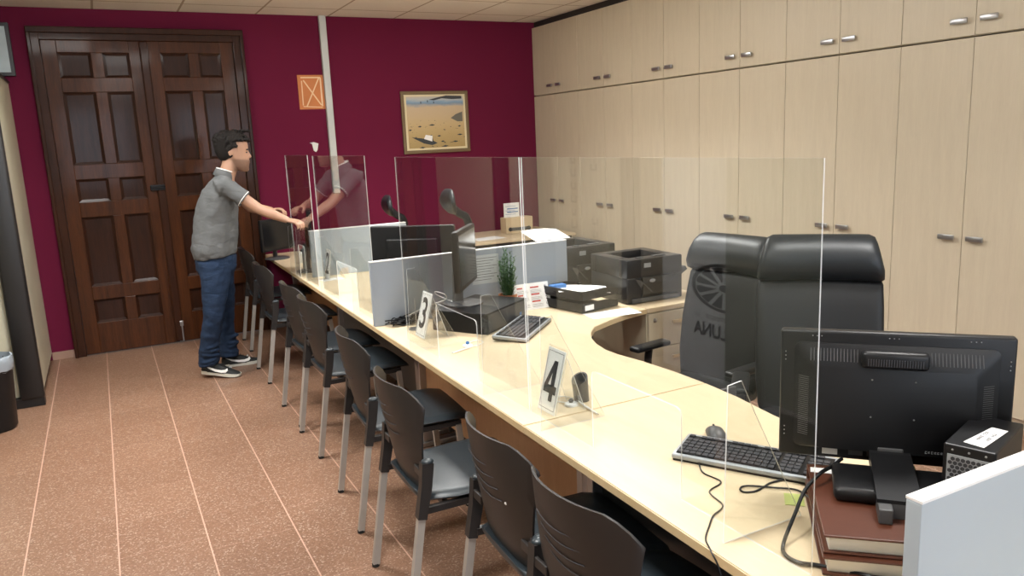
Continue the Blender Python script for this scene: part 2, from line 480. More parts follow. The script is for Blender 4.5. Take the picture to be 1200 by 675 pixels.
# banner with wheel emblem, mirrored in the screen of desk 4
t = thing('display_panel', 'pale blue standing panel with a dark wheel emblem and lettering, mirrored in the screen', 'display panel', (-.93, 3.75, 0))
bm = BM(); box2(bm, (-.02, -.0, .05), (0, .70, 2.0), .004); obj('board', bm, plain('pale_blue_board', (.78, .84, .88), .6), t)
bm = BM(); box2(bm, (-.08, -.0, 0), (.02, .70, .05), .01); obj('base', bm, M['grey_trim'], t)
bm = BM()
def annulus(bm, cy, cz, r0, r1, x, n=40, th=.002):
    loft(bm, [[V((x+dx_, cy+r*cos(2*pi*i/n), cz+r*sin(2*pi*i/n))) for i in range(n)] for r, dx_ in ((r0, 0), (r1, 0), (r1, th), (r0, th))], closed=True)
cy, cz = 0, 0
annulus(bm, cy, cz, .36, .41, .0005); annulus(bm, cy, cz, .0, .06, .0005)
for k in range(12):
    a0, a1 = 2*pi*(k+.14)/12, 2*pi*(k+.86)/12
    prism_dir(bm, [(.0005, cy+.09*cos((a0+a1)/2), cz+.09*sin((a0+a1)/2)), (.0005, cy+.345*cos(a0), cz+.345*sin(a0)), (.0005, cy+.35*cos((a0+a1)/2), cz+.35*sin((a0+a1)/2)), (.0005, cy+.345*cos(a1), cz+.345*sin(a1))], (.002, 0, 0))
bmesh.ops.scale(bm, vec=(1, .78, .40), verts=bm.verts); bmesh.ops.translate(bm, vec=(0, .06, .70), verts=bm.verts)
obj('wheel_emblem', bm, M['ink'], t)
text_obj('lettering', 'LUNA', .13, M['ink'], t, frame4((.003, .19, .39), (0, 1, 0), (0, 0, 1)), .004, sx=.95)
tiny_print('lettering', 11, .04, M['ink'], t, frame4((.003, .20, .49), (0, 1, 0), (0, 0, 1)))
t = thing('partition_screen', 'taupe free-standing partition near the camera, mirrored in the screen of desk four', 'partition', (-.87, 1.75, 0))
bm = BM(); box2(bm, (-.04, 0, .06), (0, 1.99, 2.0), .006); obj('board', bm, plain('taupe_fabric', (.24, .26, .20), .8), t)
bm = BM()
box2(bm, (-.05, .02, 0), (.01, 1.97, .06), .005)
obj('plinth', bm, M['grey_trim'], t)

# waste bin
t = thing('waste_bin', 'black round waste bin with a clear liner by the cream cabinet', 'bin', (-.80, 5.93, 0))
bm = BM(); add_lathe(bm, [(.001, .0), (.11, 0), (.125, .02), (.15, .46), (.145, .46), (.12, .03), (.001, .02)], 28); obj('bucket', bm, M['black'], t, True)
bm = BM(); add_lathe(bm, [(.1485, .40), (.153, .405), (.157, .455), (.154, .485), (.146, .49), (.143, .46), (.138, .40), (.1385, .38), (.1475, .395)], 28)
for v_ in bm.verts: v_.co.z += random.uniform(-.006, .006); v_.co.xy *= random.uniform(.99, 1.02)
obj('liner', bm, M['bag'], t, True)

# ------------------------------------------------------------------ desks
EX = lambda y: 1.1636+.021*y
def desk(label, y0, y1, back, front='modesty'):
    """y0 near end, y1 far end; back = list of (x, y) points from far end to near end on the staff side"""
    t = thing('desk', label, 'desk', (EX(y0), y0, 0), 0, 'beech counter desks with a curved staff side')
    o = V((EX(y0), y0))
    loc = lambda p: (p[0]-o.x, p[1]-o.y)
    poly = [loc((EX(y0), y0)), loc((EX(y1), y1))] + [loc(p) for p in back]
    poly = poly[::-1]
    bm = BM(); add_prism(bm, poly, .712, .74, 0, 1)
    bmesh.ops.recalc_face_normals(bm, faces=bm.faces)
    es = [e for e in bm.edges if abs(e.verts[0].co.z-.74) < 1e-4 and abs(e.verts[1].co.z-.74) < 1e-4]
    bmesh.ops.bevel(bm, geom=es, offset=.003, segments=2, affect='EDGES')
    obj('worktop', bm, [M['desk'], M['edge']], t)
    L = y1-y0
    bm = BM(); box2(bm, (.30, .06, .22), (.318, L-.06, .71)); obj('modesty_panel', bm, M[front], t)
    for yy in (.055, L-.075):
        bm = BM()
        box2(bm, (.20, yy-.03, .0), (.72, yy+.03, .03), .006); box2(bm, (.26, yy-.02, .03), (.32, yy+.02, .712), .004); box2(bm, (.60, yy-.02, .03), (.66, yy+.02, .712), .004); box2(bm, (.2, yy-.02, .68), (.72, yy+.02, .712), .004)
        obj('leg', bm, M['chrome'], t)
    bm = BM(); box2(bm, (.45, L-.035, .03), (1.0, L-.02, .71)); obj('side_panel', bm, M['dgrey'], t)
    return t
curve = [(2.683, 3.518), (2.50, 3.475), (2.36, 3.42), (2.212, 3.348), (2.13, 3.26), (2.075, 3.17), (2.035, 3.07), (2.008, 2.95), (2.008, 2.85), (2.03, 2.70), (2.044, 2.497), (2.043, 2.305)]
def shift(c, dy): return [(x+.021*dy, y+dy) for x, y in c]
desk('light beech counter desk under number 3 with a deep wave cut on the staff side', 2.305, 4.135, [(2.683, 4.135)]+curve)
desk('near beech counter desk carrying number 4, a keyboard and the wide monitor', .40, 2.30, [(2.043, 2.30), (2.028, 2.106), (1.994, 1.90), (1.97, 1.7), (1.96, 1.4), (2.0, 1.1), (2.1, .95), (2.4, .86), (2.7, .84), (2.7, .40)], 'dgrey')
desk('beech counter desk under number 2 between two grey dividers', 4.14, 5.96, [(2.72, 5.96)]+[(x+.04, y+1.86) for x, y in curve[:-1]]+[(2.08, 4.14)], 'dgrey')
desk('far beech counter desk at the magenta wall where the man reaches over', 5.965, 7.70, [(3.0, 7.70), (3.0, 7.2), (2.5, 7.1), (2.3, 7.0), (2.15, 6.85), (2.12, 6.6), (2.10, 5.965)])

# drawer pedestals with their own tops
def pedestal(loc, label, w=.45, d=.56):
    t = thing('drawer_pedestal', label, 'cabinet', loc)
    bm = BM(); box2(bm, (.0, .0, .05), (w, d, .71), .002); box2(bm, (.02, .02, 0), (w-.02, d-.02, .05)); obj('carcass', bm, M['cab'], t)
    bm = BM(); box2(bm, (-.004, -.016, .712), (w+.06, d+.002, .74), .003); obj('top', bm, M['deskx'], t)
    for k, (a, b_) in enumerate(((.50, .705), (.29, .495), (.07, .285))):
        bm = BM(); box2(bm, (.006, -.018, a), (w-.006, .0, b_), .003); dwr = obj('drawer', bm, M['cab'], t)
        bm = BM(); box2(bm, (w/2-.06, -.04, (a+b_)/2+.03), (w/2+.06, -.03, (a+b_)/2+.05), .003)
        box2(bm, (w/2-.05, -.032, (a+b_)/2+.035), (w/2-.04, -.017, (a+b_)/2+.045)); box2(bm, (w/2+.04, -.032, (a+b_)/2+.035), (w/2+.05, -.017, (a+b_)/2+.045))
        obj('handle', bm, M['edge'], dwr)
        if k == 0:
            bm = BM(); add_lathe(bm, [(.001, 0), (.012, 0), (.012, .006), (.006, .009), (.001, .009)], 14)
            bmesh.ops.rotate(bm, cent=(0, 0, 0), matrix=RX(pi/2), verts=bm.verts); bmesh.ops.translate(bm, vec=(.05, -.018, b_-.04), verts=bm.verts)
            obj('lock', bm, M['chrome'], dwr)
    return t
pedestal((2.69, 3.535, 0), 'maple three drawer pedestal under the near printer')
pedestal((2.73, 5.42, 0), 'maple drawer pedestal on the staff side of desk two')
# back return desk by far wall
t = thing('side_table', 'honey coloured side table along the back wall under the beige radio', 'table', (3.02, 6.85, 0))
bm = BM(); box2(bm, (0, 0, .715), (1.30, .85, .74), .003); obj('top', bm, M['deskx'], t)
for x, y in ((.05, .05), (1.25, .05), (.05, .8), (1.25, .8)):
    bm = BM(); box2(bm, (x-.02, y-.02, 0), (x+.02, y+.02, .715), .003); obj('leg', bm, M['black'], t)
bm = BM(); box2(bm, (.07, .3, .35), (1.23, .32, .71)); obj('modesty_panel', bm, M['dgrey'], t)

# ------------------------------------------------------------------ dividers
def divider(label, x0, x1, y, z0=.741, z1=1.105, mat='grey_div', th=.03, group='desk dividers'):
    t = thing('desk_divider', label, 'divider', (x0, y, z0), 0, group)
    bm = BM(); box2(bm, (0, -th/2, 0), (x1-x0, th/2, z1-z0-.006), .002); obj('panel', bm, M[mat], t)
    bm = BM(); box2(bm, (0, -th/2-.001, z1-z0-.006), (x1-x0, th/2+.001, z1-z0), .001); obj('top_edge', bm, M['white_plastic'], t)
    for xx in (.25, x1-x0-.25):
        bm = BM(); box2(bm, (xx-.03, -th/2-.004, 0), (xx+.03, -th/2, .05), .001); obj('clamp', bm, M['chrome'], t)
    return t
divider('blue grey desk divider between number 3 and number 2, plant in front of it', 1.252, 2.51, 4.105)
divider('pale grey desk divider behind number 2, below the white pole', 1.375, 2.16, 6.01, mat='white_div')
divider('near white desk divider in the lower right corner', 1.165, 2.5, .79, mat='white_div', z1=1.10)

# ------------------------------------------------------------------ acrylic screens
XP = 1.303
def sheet(bm, poly3, off):
    prism_dir(bm, poly3, off, 0, 1)
def screen(label, y0, y1, feet, top=1.668, cut=None, foot_shape=True):
    t = thing('acrylic_screen', label, 'screen', (XP, y0, .7405), 0, 'clear acrylic counter screens')
    h = top-.7405; L = y1-y0
    bm = BM()
    c0, c1, ch = cut
    r = .02
    poly = [(0, 0, 0), (0, 0, h), (0, L, h), (0, L, 0), (0, c1, 0), (0, c1, ch-r), (0, c1-r*.3, ch-r*.3), (0, c1-r, ch), (0, c0+r, ch), (0, c0+r*.3, ch-r*.3), (0, c0, ch-r), (0, c0, 0)]
    sheet(bm, poly, (.004, 0, 0))
    obj('pane', bm, [M['acrylic'], M['acr_edge']], t)
    for fy in feet:
        bm = BM()
        y = fy-y0
        sheet(bm, [(-.065, y-.002, 0), (-.055, y-.002, .40), (-.012, y-.002, .405), (.03, y-.002, .40-.08), (.20, y-.002, 0)] if foot_shape else [], (0, .004, 0))
        obj('foot', bm, [M['acrylic'], M['acr_edge']], t)
    return t
screen('large clear acrylic screen over number 4 in front of the leather chairs', 1.12, 2.41, (1.33, 2.22), cut=(.445, .88, .262))
screen('clear acrylic screen over number 3 reflecting the cream cabinet', 2.425, 3.715, (2.68, 3.50), cut=(.43, .87, .262))
screen('clear acrylic screen over number 2 reflecting the standing man', 4.215, 5.385, (4.45, 5.2), cut=(.33, .78, .262), top=1.675)
screen('narrow clear acrylic screen the man is setting down with both hands', 5.53, 6.26, (5.86, 6.13), cut=(.37, .56, .262), top=1.68)

# ------------------------------------------------------------------ number signs
def number_sign(label, num, y_far, y_near, x=1.348, h=.228, lean=.06, thick=.003, group='numbered counter signs', body='white'):
    t = thing('number_sign', label, 'sign', (x, (y_far+y_near)/2, .7405), 0, group)
    w = (y_far-y_near)/2
    up = V((lean, 0, h)).normalized(); nrm = V((-up.z, 0, up.x)); H = math.hypot(lean, h)
    bm = BM()
    prism_dir(bm, [V((0, w, 0)), V((0, -w, 0)), V((0, -w, 0))+up*H, V((0, w, 0))+up*H], nrm*-.003)
    obj('card', bm, M['white'], t)
    bm = BM()
    base = nrm*.003
    w2 = w+.006
    base = nrm*-.006
    prism_dir(bm, [V((0, w2, -.0))+base, V((0, -w2, 0))+base, V((0, -w2, 0))+up*(H+.008)+base, V((0, w2, 0))+up*(H+.008)+base], nrm*.002, 0, 1)
    prism_dir(bm, [V((lean*.9+.008, w2, h*.9)), V((lean*.9+.008, -w2, h*.9)), V((.13, -w2, 0)), V((.13, w2, 0))], V((.0025, 0, 0)), 0, 1)
    obj('holder', bm, [M['acrylic'], M['acr_edge']], t)
    bm = BM()
    for i in range(2):
        z = H-.012 if i else .012
        pp = up*z+nrm*.0008
        prism_dir(bm, [V((0, w-.008, 0))+pp, V((0, -w+.008, 0))+pp, V((0, -w+.008, 0))+pp+up*.0015, V((0, w-.008, 0))+pp+up*.0015], nrm*.0004)
        pp = nrm*.0008; yy = (w-.008)*(1 if i else -1)
        prism_dir(bm, [V((0, yy, 0))+pp+up*.012, V((0, yy-.0015, 0))+pp+up*.012, V((0, yy-.0015, 0))+pp+up*(H-.012), V((0, yy, 0))+pp+up*(H-.012)], nrm*.0004)
    obj('border', bm, M['ink'], t)
    if num == '4':
        bm = BM(); q = lambda a, b_: up*(b_*H)+V((0, -a*w, 0))+nrm*.0008
        for pl in (((.02, .82), (.42, .82), (.42, .18), (.02, .18)), ((-.72, .30), (-.72, .43), (.72, .43), (.72, .30)), ((.02, .82), (.30, .82), (-.40, .36), (-.72, .40))):
            prism_dir(bm, [q(*z) for z in pl], nrm*.0008)
        obj('number', bm, M['ink'], t)
    else:
        text_obj('number', num, .225, M['ink'], t, frame4(up*(H*.5)+nrm*.0012, (0, -1, 0), up), .003, sx=.82*(w/.062))
    return t
number_sign('white counter sign with a bold black 4 beside the small black cup', '4', 2.44, 2.322)
number_sign('white counter sign with a bold black 3 in front of the grey divider', '3', 3.79, 3.665, x=1.375)
number_sign('white counter sign with a black 2 on the desk by the far divider', '2', 5.90, 5.775, x=1.44, lean=.03)

# ------------------------------------------------------------------ visitor chairs
def shell_back(bm, halfw, zt, zb, xc, wrap, th=.007, n=17, m=14, slots=()):
    """curved plastic back: grid over y,z, x pushed forward at the wings"""
    def width(z):
        s = (z-zb)/(zt-zb)
        return halfw*(.70+.36*s-.06*s*s) if s < 1 else halfw
    def px(y, z):
        s = (z-zb)/(zt-zb)
        return xc - .055*s + .03*(1-s)**2 + wrap*(abs(y)/halfw)**2.2*(.35+.65*s)
    F, B = [], []
    for i in range(m+1):
        s = i/m; rowf, rowb = [], []
        for j in range(n+1):
            u = -1+2*j/n
            zmax = zt - .010*u*u - .060*max(0, (abs(u)-.62)/.38)**1.6
            z = zb + (zmax-zb)*s + (0 if s else .02*u*u)
            y = u*width(z)
            x = px(y, z)
            rowf.append(bm.verts.new((x+th, y, z))); rowb.append(bm.verts.new((x, y, z)))
        F.append(rowf); B.append(rowb)
    for i in range(m):
        for j in range(n):
            bm.faces.new((F[i][j], F[i][j+1], F[i+1][j+1], F[i+1][j])); bm.faces.new((B[i][j], B[i+1][j], B[i+1][j+1], B[i][j+1]))
    for i in range(m):
        bm.faces.new((F[i][0], F[i+1][0], B[i+1][0], B[i][0])); bm.faces.new((F[i][n], B[i][n], B[i+1][n], F[i+1][n]))
    for j in range(n):
        bm.faces.new((F[0][j], B[0][j], B[0][j+1], F[0][j+1])); bm.faces.new((F[m][j], F[m][j+1], B[m][j+1], B[m][j]))
    return px
def make_visitor():
    t = thing('visitor_chair', '', 'chair')
    bm = BM(); px = shell_back(bm, .25, .888, .47, -.235, .105)
    back = obj('backrest', bm, M['chair_plastic'], t, 60)
    for k in range(4):      # ventilation slots: shallow arcs with a light lower lip
        bm = BM(); z = .785-.034*k; w = .09
        pts = [V((px(u*w, z)-.0016, u*w-.01*k+.02, z-.006+.010*u*u)) for u in [-1+2*i/8 for i in range(9)]]
        add_tube(bm, pts, (.0022, .0014), 6)
        obj('slot', bm, M['ink'], back)
    bm = BM()   # seat pad, waterfall front, turned-up rear
    rings = []
    for i, (x, w, z, h) in enumerate([(-.225, .12, .475, .012), (-.215, .17, .462, .022), (-.18, .205, .452, .028), (-.08, .23, .450, .03), (.08, .24, .452, .03), (.20, .238, .452, .03), (.255, .225, .443, .028), (.275, .20, .432, .018)]):
        rings.append([V((x, w*cos(a)*(1 if abs(cos(a)) < .8 else 1), z + (h if sin(a) > 0 else .6*h)*((abs(sin(a)))**.55)*(1 if sin(a) > 0 else -1) + .006*abs(cos(a))**4)) for a in [2*pi*k/20 for k in range(20)]])
    loft(bm, rings); obj('seat', bm, M['chair_teal'], t, 60)
    for s in (-1, 1):
        bm = BM()
        add_tube(bm, [(-.295, s*.235, .012), (-.225, s*.235, .44)], .0135, square=True, ref=(0, 1, 0)); lg = obj('leg', bm, M['leg'], t)
        bm = BM(); add_lathe(bm, [(.001, 0), (.016, 0), (.016, .014), (.001, .014)], 10, (-.296, s*.235, 0)); obj('foot_cap', bm, M['rubber'], lg)
        bm = BM(); add_tube(bm, [(-.230, s*.235, .41), (-.205, s*.235, .53), (-.195, s*.235, .615)], [(.019, .017), (.017, .02), (.017, .022)], square=True, ref=(0, 1, 0))
        slv = obj('back_upright', bm, M['chair_plastic'], t)
        bm = BM(); add_ball(bm, (-.193, s*.235, .618), (.024, .02, .012)); obj('cap', bm, M['chair_teal'], slv, True)
        bm = BM()
        add_tube(bm, [(.235, s*.215, .012), (.205, s*.215, .42)], .0135, square=True, ref=(0, 1, 0)); lg = obj('leg', bm, M['leg'], t)
        bm = BM(); add_lathe(bm, [(.001, 0), (.016, 0), (.016, .014), (.001, .014)], 10, (.236, s*.215, 0)); obj('foot_cap', bm, M['rubber'], lg)
    bm = BM()
    for s in (-1, 1): add_tube(bm, [(-.215, s*.225, .43), (.22, s*.205, .425)], .012, square=True)
    for x in (-.12, .15): add_tube(bm, [(x, -.21, .422), (x, .21, .422)], .010, square=True)
    obj('seat_frame', bm, M['chair_plastic'], t)
    for s in (-1, 1):
        bm = BM(); add_box(bm, (-.213, s*.19, .57), (.012, .07, .03), None, .003); obj('bracket', bm, M['chair_plastic'], t)
    return t
vc = make_visitor()
GV = 'black visitor chairs along the counter'
spots = [(1.30, 7.17, -.03, 'farthest black visitor chair by the door, right behind the man'),
         (1.245, 6.10, 0, 'black visitor chair just right of the man, second farthest of the row'),
         (1.23, 5.04, .02, 'black visitor chair in front of the desk with number 2, third from the door'),
         (1.215, 4.46, 0, 'black visitor chair tight beside the next one, fourth from the door'),
         (1.17, 3.47, -.08, 'black visitor chair below the divider end, fourth from the camera'),
         (1.11, 2.70, -.04, 'black visitor chair seen whole with its seat, below number 3'),
         (1.185, 2.01, -.06, 'black visitor chair with a small white tag on its back, second from the camera'),
         (1.165, 1.545, .02, 'nearest black visitor chair, cut by the bottom edge of the photo')]
for i, (x, y, a, lab) in enumerate(spots):
    if i == 0: vc.location = (x, y, 0); vc.rotation_euler.z = a; vc['label'] = lab; vc['group'] = GV; r = vc
    else: r = dup(vc, (x, y, 0), a, lab, GV)
    if i == 6:
        bm = BM(); add_box(bm, (-.243, -.105, .685), (.003, .026, .008), RZ(0)); obj('name_tag', bm, M['white'], r, label='small white tag')

# ------------------------------------------------------------------ executive leather chairs
def star_base(t, h=.40):
    for k in range(5):
        a = 2*pi*k/5+.3
        bm = BM(); add_tube(bm, [(.03*cos(a), .03*sin(a), .11), (.15*cos(a), .15*sin(a), .095), (.29*cos(a), .29*sin(a), .07)], [(.02, .026), (.017, .02), (.012, .014)], 8)
        arm = obj('base_arm', bm, M['black'], t, True)
        bm = BM()
        for s in (-1, 1):
            bmesh.ops.create_cone(bm, cap_ends=True, segments=16, radius1=.027, radius2=.027, depth=.018, matrix=Matrix.Translation((.29*cos(a)-s*.014*sin(a), .29*sin(a)+s*.014*cos(a), .027)) @ Matrix.Rotation(a, 4, 'Z') @ Matrix.Rotation(pi/2, 4, 'X'))
        obj('caster', bm, M['rubber'], arm, True)
    bm = BM(); add_lathe(bm, [(.001, .08), (.032, .08), (.032, .2), (.022, .205), (.022, h), (.001, h)], 16); obj('gas_lift', bm, M['black'], t, True)
def slab(bm, rows, n=24, p=.38):
    """rows: (x centre, z, half width, half thickness, forward bow at the edges); superellipse cross-sections"""
    rings = []
    for xc, z, w, th, bow in rows:
        rg = []
        for k in range(n):
            a = 2*pi*k/n; ca, sa = cos(a), sin(a)
            y = w*math.copysign(abs(ca)**p, ca); x = th*math.copysign(abs(sa)**.7, sa)
            rg.append(V((xc+x+bow*(y/w)**2 if w > 0 else xc+x, y, z)))
        rings.append(rg)
    loft(bm, rings)
def leather_chair(label, loc, rz):
    t = thing('leather_office_chair', label, 'chair', loc, rz, 'black leather office chairs at the near desk')
    bm = BM()
    slab(bm, [(-.17, .44, .23, .03, .02), (-.20, .50, .25, .05, .03), (-.225, .62, .262, .06, .045), (-.255, .80, .265, .052, .05), (-.285, .95, .264, .042, .045), (-.30, 1.04, .260, .034, .04), (-.305, 1.065, .25, .02, .035)])
    obj('backrest', bm, M['leather'], t, 70)
    bm = BM()
    slab(bm, [(-.300, 1.055, .252, .02, .045), (-.290, 1.07, .262, .045, .05), (-.282, 1.11, .260, .060, .05), (-.285, 1.17, .245, .064, .045), (-.298, 1.22, .232, .052, .035), (-.308, 1.246, .222, .030, .02), (-.312, 1.256, .20, .010, .01)])
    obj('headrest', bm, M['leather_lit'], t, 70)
    bm = BM()
    rings = []
    for x, w, z, h in [(-.22, .20, .46, .03), (-.19, .235, .455, .045), (-.05, .25, .46, .05), (.12, .25, .465, .05), (.23, .245, .46, .045), (.275, .225, .445, .03)]:
        rings.append([V((x, w*math.copysign(abs(cos(a))**.45, cos(a)), z+h*math.copysign(abs(sin(a))**.6, sin(a)))) for a in [2*pi*k/24 for k in range(24)]])
    loft(bm, rings); obj('seat', bm, M['leather'], t, 70)
    for s in (-1, 1):
        bm = BM(); add_tube(bm, spline([(.0, s*.26, .43), (.02, s*.31, .45), (.03, s*.32, .55), (.02, s*.32, .635)]), (.022, .012), 8)
        ar = obj('armrest_post', bm, M['black'], t, True)
        bm = BM(); add_box(bm, (.01, s*.32, .65), (.26, .075, .03), None, .012, 3); obj('armrest_pad', bm, M['black'], ar, True)
    bm = BM(); add_box(bm, (-.02, 0, .405), (.24, .16, .03), None, .008); obj('mechanism', bm, M['black'], t)
    star_base(t)
    return t
def face(v_): return math.atan2(v_[1], v_[0])
leather_chair('black leather office chair facing us, right of the other one, behind the wide monitor', (2.575, 2.20, 0), face((-.72, -.69)))
leather_chair('black leather office chair turned sideways, left of the other one', (2.525, 2.91, 0), face((-1, -.15))).scale = (.96, .96, .96)

# mesh office chairs with stalk headrest
def mesh_chair(label, loc, rz, hz=1.27):
    t = thing('office_swivel_chair', label, 'chair', loc, rz, 'swivel chairs with a headrest on a stalk')
    d = hz-1.27
    bm = BM(); slab(bm, [(-.20, .50, .18, .02, .03), (-.22, .60, .22, .03, .04), (-.25, .80, .23, .026, .05), (-.27, .98+d*.6, .20, .022, .04), (-.275, 1.02+d*.6, .17, .010, .03)]); obj('backrest', bm, M['leather'], t, 70)
    bm = BM()
    rings = []
    for u in range(9):
        y = -.15+.0375*u; e = 1-(abs(y)/.165)**4
        rg = []
        for k in range(14):
            a = 2*pi*k/14
            z = .095*e*sin(a); x = .028*e**.5*cos(a) - .10*(z-.02)**2/.01*.25
            rg.append(V((-.19+x+.25*y*y, y, hz+z)))
        rings.append(rg)
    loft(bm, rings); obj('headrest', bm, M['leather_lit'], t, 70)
    bm = BM(); add_tube(bm, spline([(-.21, 0, hz-.03), (-.27, 0, hz-.09), (-.32, 0, hz-.12), (-.34, 0, hz-.2), (-.31, 0, hz-.32), (-.27, 0, .62), (-.2, 0, .46), (-.05, 0, .42)]), (.03, .018), 8); obj('spine', bm, M['black'], t, True)
    bm = BM(); add_box(bm, (.02, 0, .47), (.46, .47, .07), None, .03, 3); obj('seat', bm, M['leather'], t, True)
    for s in (-1, 1):
        bm = BM(); add_tube(bm, spline([(.0, s*.22, .44), (.02, s*.28, .46), (.02, s*.285, .62)]), .013, 8); ar = obj('armrest_post', bm, M['black'], t, True)
        bm = BM(); add_box(bm, (.02, s*.285, .635), (.24, .07, .025), None, .01, 3); obj('armrest_pad', bm, M['black'], ar, True)
    star_base(t, .43)
    return t
mesh_chair('swivel chair with a tilted headrest behind the desk with number 2, greenish behind the screen', (2.04, 5.28, 0), face((-.98, .1)), 1.30)
mesh_chair('black swivel chair with a headrest before the magenta wall, farthest staff chair', (2.02, 6.60, 0), face((-.99, .1)), 1.20)

# ------------------------------------------------------------------ monitors
def monitor(label, loc, rz, w, zb, zt, back=False, group='computer monitors', base=None):
    """loc: point under the screen centre on its support; local +X is the screen normal; zb/zt relative to loc"""
    t = thing('computer_monitor', label, 'monitor', loc, rz, group)
    h = zt-zb; zc = (zb+zt)/2
    bm = BM(); add_box(bm, (-.008, 0, zc), (.035, w, h), None, .008, 3); obj('housing', bm, M['black'], t, True)
    bm = BM(); box2(bm, (.0085, -w/2+.02, zb+.025), (.0105, w/2-.02, zt-.02)); obj('screen', bm, M['screen'], t)
    if back:
        bm = BM()
        o_ = [(-w/2+.035, zb+.03), (w/2-.035, zb+.03), (w/2-.035, zt-.03), (-w/2+.035, zt-.03)]
        i_ = [(-w/2+.085, zb+.04), (w/2-.085, zb+.04), (w/2-.085, zt-.085), (-w/2+.085, zt-.085)]
        def rr(c, q, r=.02):
            out = []
            k = len(c)
            for a in range(4):
                p, nx, pv = V(c[a]), V(c[(a+1) % 4]), V(c[a-1])
                d1 = (pv-p).normalized()*r; d2 = (nx-p).normalized()*r
                for s in range(5):
                    tt = s/4; out.append(p+d1*(1-tt)**2+d2*tt**2)
            return [V((q, y, z)) for y, z in out]
        loft(bm, [rr(o_, -.02), rr(o_, -.03), rr(i_, -.058)])
        bk = obj('rear_cover', bm, M['black'], t, 30)
        for s in (-1, 1):
            bm = BM()
            for k in range(15):
                y = s*(.085+k*(w/2-.16)/14)
                add_tube(bm, [(-.036, y, zt-.043), (-.052, y, zt-.073)], .0011, 5)
            obj('vent', bm, M['dgrey'], bk)
            bm = BM()
            for k in range(30):
                z = zb+.07+k*(h-.19)/29
                add_tube(bm, [(-.036, s*(w/2-.047), z), (-.050, s*(w/2-.072), z)], .0011, 5)
            obj('vent', bm, M['dgrey'], bk)
        bm = BM()
        add_box(bm, (-.062, 0, zt-.06), (.035, .155, .045), None, .012, 3); ph = obj('handle_grip', bm, M['black'], bk, True)
        bm = BM()
        for k in range(22): add_box(bm, (-.0805, -.062+k*.0059, zt-.064), (.002, .0022, .018))
        obj('grille', bm, M['ink'], ph)
        bm = BM()
        for y in (-.05, .05):
            for z in (zc-.05, zc+.05): add_lathe(bm, [(.0005, 0), (.0035, 0), (.0035, .001), (.0005, .001)], 10, (0, 0, 0)) if 0 else add_ball(bm, (-.059, y, z+.01), .0026, 1)
        for y0 in (-w/2+.09, 0, w/2-.09):
            for q in range(3): add_ball(bm, (-.0265, y0+(q-1)*.011, zt-.013), .0018, 1)
        for s in (-1, 1):
            for z0_ in (zt-.07, zb+.07):
                for q in range(3): add_ball(bm, (-.0265, s*(w/2-.013), z0_+(q-1)*.011), .0018, 1)
        obj('screw', bm, M['chrome'], bk)
        bm = BM(); box2(bm, (-.0285, w/2-.148, zb+.012), (-.0275, w/2-.11, zb+.045)); obj('sticker', bm, M['white_plastic'], bk, label='white rating sticker')
        bm = BM()
        for (ya, yb_) in ((w/2-.175, w/2-.21), (w/2-.22, w/2-.26)):
            box2(bm, (-.0285, ya, zb+.015), (-.0275, yb_, zb+.04))
        obj('port', bm, M['dgrey'], bk)
        for k, n_ in enumerate((6, 7)):
            tiny_print('lettering', n_, .010, M['silver'], bk, frame4((-.0605, -.10-.055*k, zb+.052), (0, -1, 0), (0, 0, 1)))
        # chunky column stand
        bm = BM(); add_box(bm, (-.045, 0, zb+.03), (.03, .062, .05), None, .004); obj('bracket', bm, M['silver'] if 0 else M['dgrey'], t)
        bm = BM()
        prism_dir(bm, [(-.055, -.046, zb+.045), (-.075, -.046, zb+.045), (-.30, -.046, .045), (-.30, -.046, .036), (-.06, -.046, .036)], (0, .096, 0)); c_ = obj('column', bm, M['black'], t, label='black flat column foot')
        bm = BM()
        for s in (-1, 1): add_box(bm, (-.30, s*.033, .018), (.07, .030, .036), None, .003)
        box2(bm, (-.30, -.046, .0), (-.24, .046, .036)); obj('hinge', bm, M['dgrey'], c_)
        bm = BM(); add_box(bm, (-.16, 0, .018), (.17, .28, .035), None, .014, 3); obj('base', bm, M['black'], t, True)
    else:
        bm = BM(); add_box(bm, (-.035, 0, zc), (.03, w*.6, h*.55), None, .012, 3); obj('rear_cover', bm, M['black'], t, True)
        bm = BM(); add_tube(bm, [(-.06, 0, .01), (-.055, 0, zb+.06), (-.04, 0, zb+.10)], (.03, .012), 10); obj('neck', bm, M['dgrey'], t, True)
        bm = BM(); add_lathe(bm, [(.001, 0), (.11, 0), (.11, .008), (.09, .014), (.001, .018)], 28, (-.03, 0, 0)); obj('base', bm, M['dgrey'], t, True)
    return t

# near monitor on two brown books
u4 = V((1.94-1.575, 1.072-1.476)).normalized(); ctr = V(((1.94+1.575)/2, (1.072+1.476)/2))
rz4 = face((-u4.y, u4.x)); rz4 = face((.74, .67))
monitor('wide black computer monitor seen from behind, nearest the camera on brown books', (ctr.x, ctr.y, .8325), rz4, .545, .022, .372, back=True)
monitor('thin monitor seen nearly edge on, standing on the black desktop unit', (1.715, 3.84, .8515), face((.80, -.60)), .44, .10, .42)
monitor('black monitor seen from behind above the grey divider, desk two', (1.735, 4.70, .7405), face((.60, .80)), .56, .12, .475)
monitor('small black monitor at the far end of the counter by the magenta wall', (1.38, 7.28, .7405), face((.45, -.9)), .36, .08, .37)

monitor('black monitor seen exactly edge on behind the pale divider of number 2', (1.47, 6.34, .7405), face((.97, -.23)), .38, .12, .50)

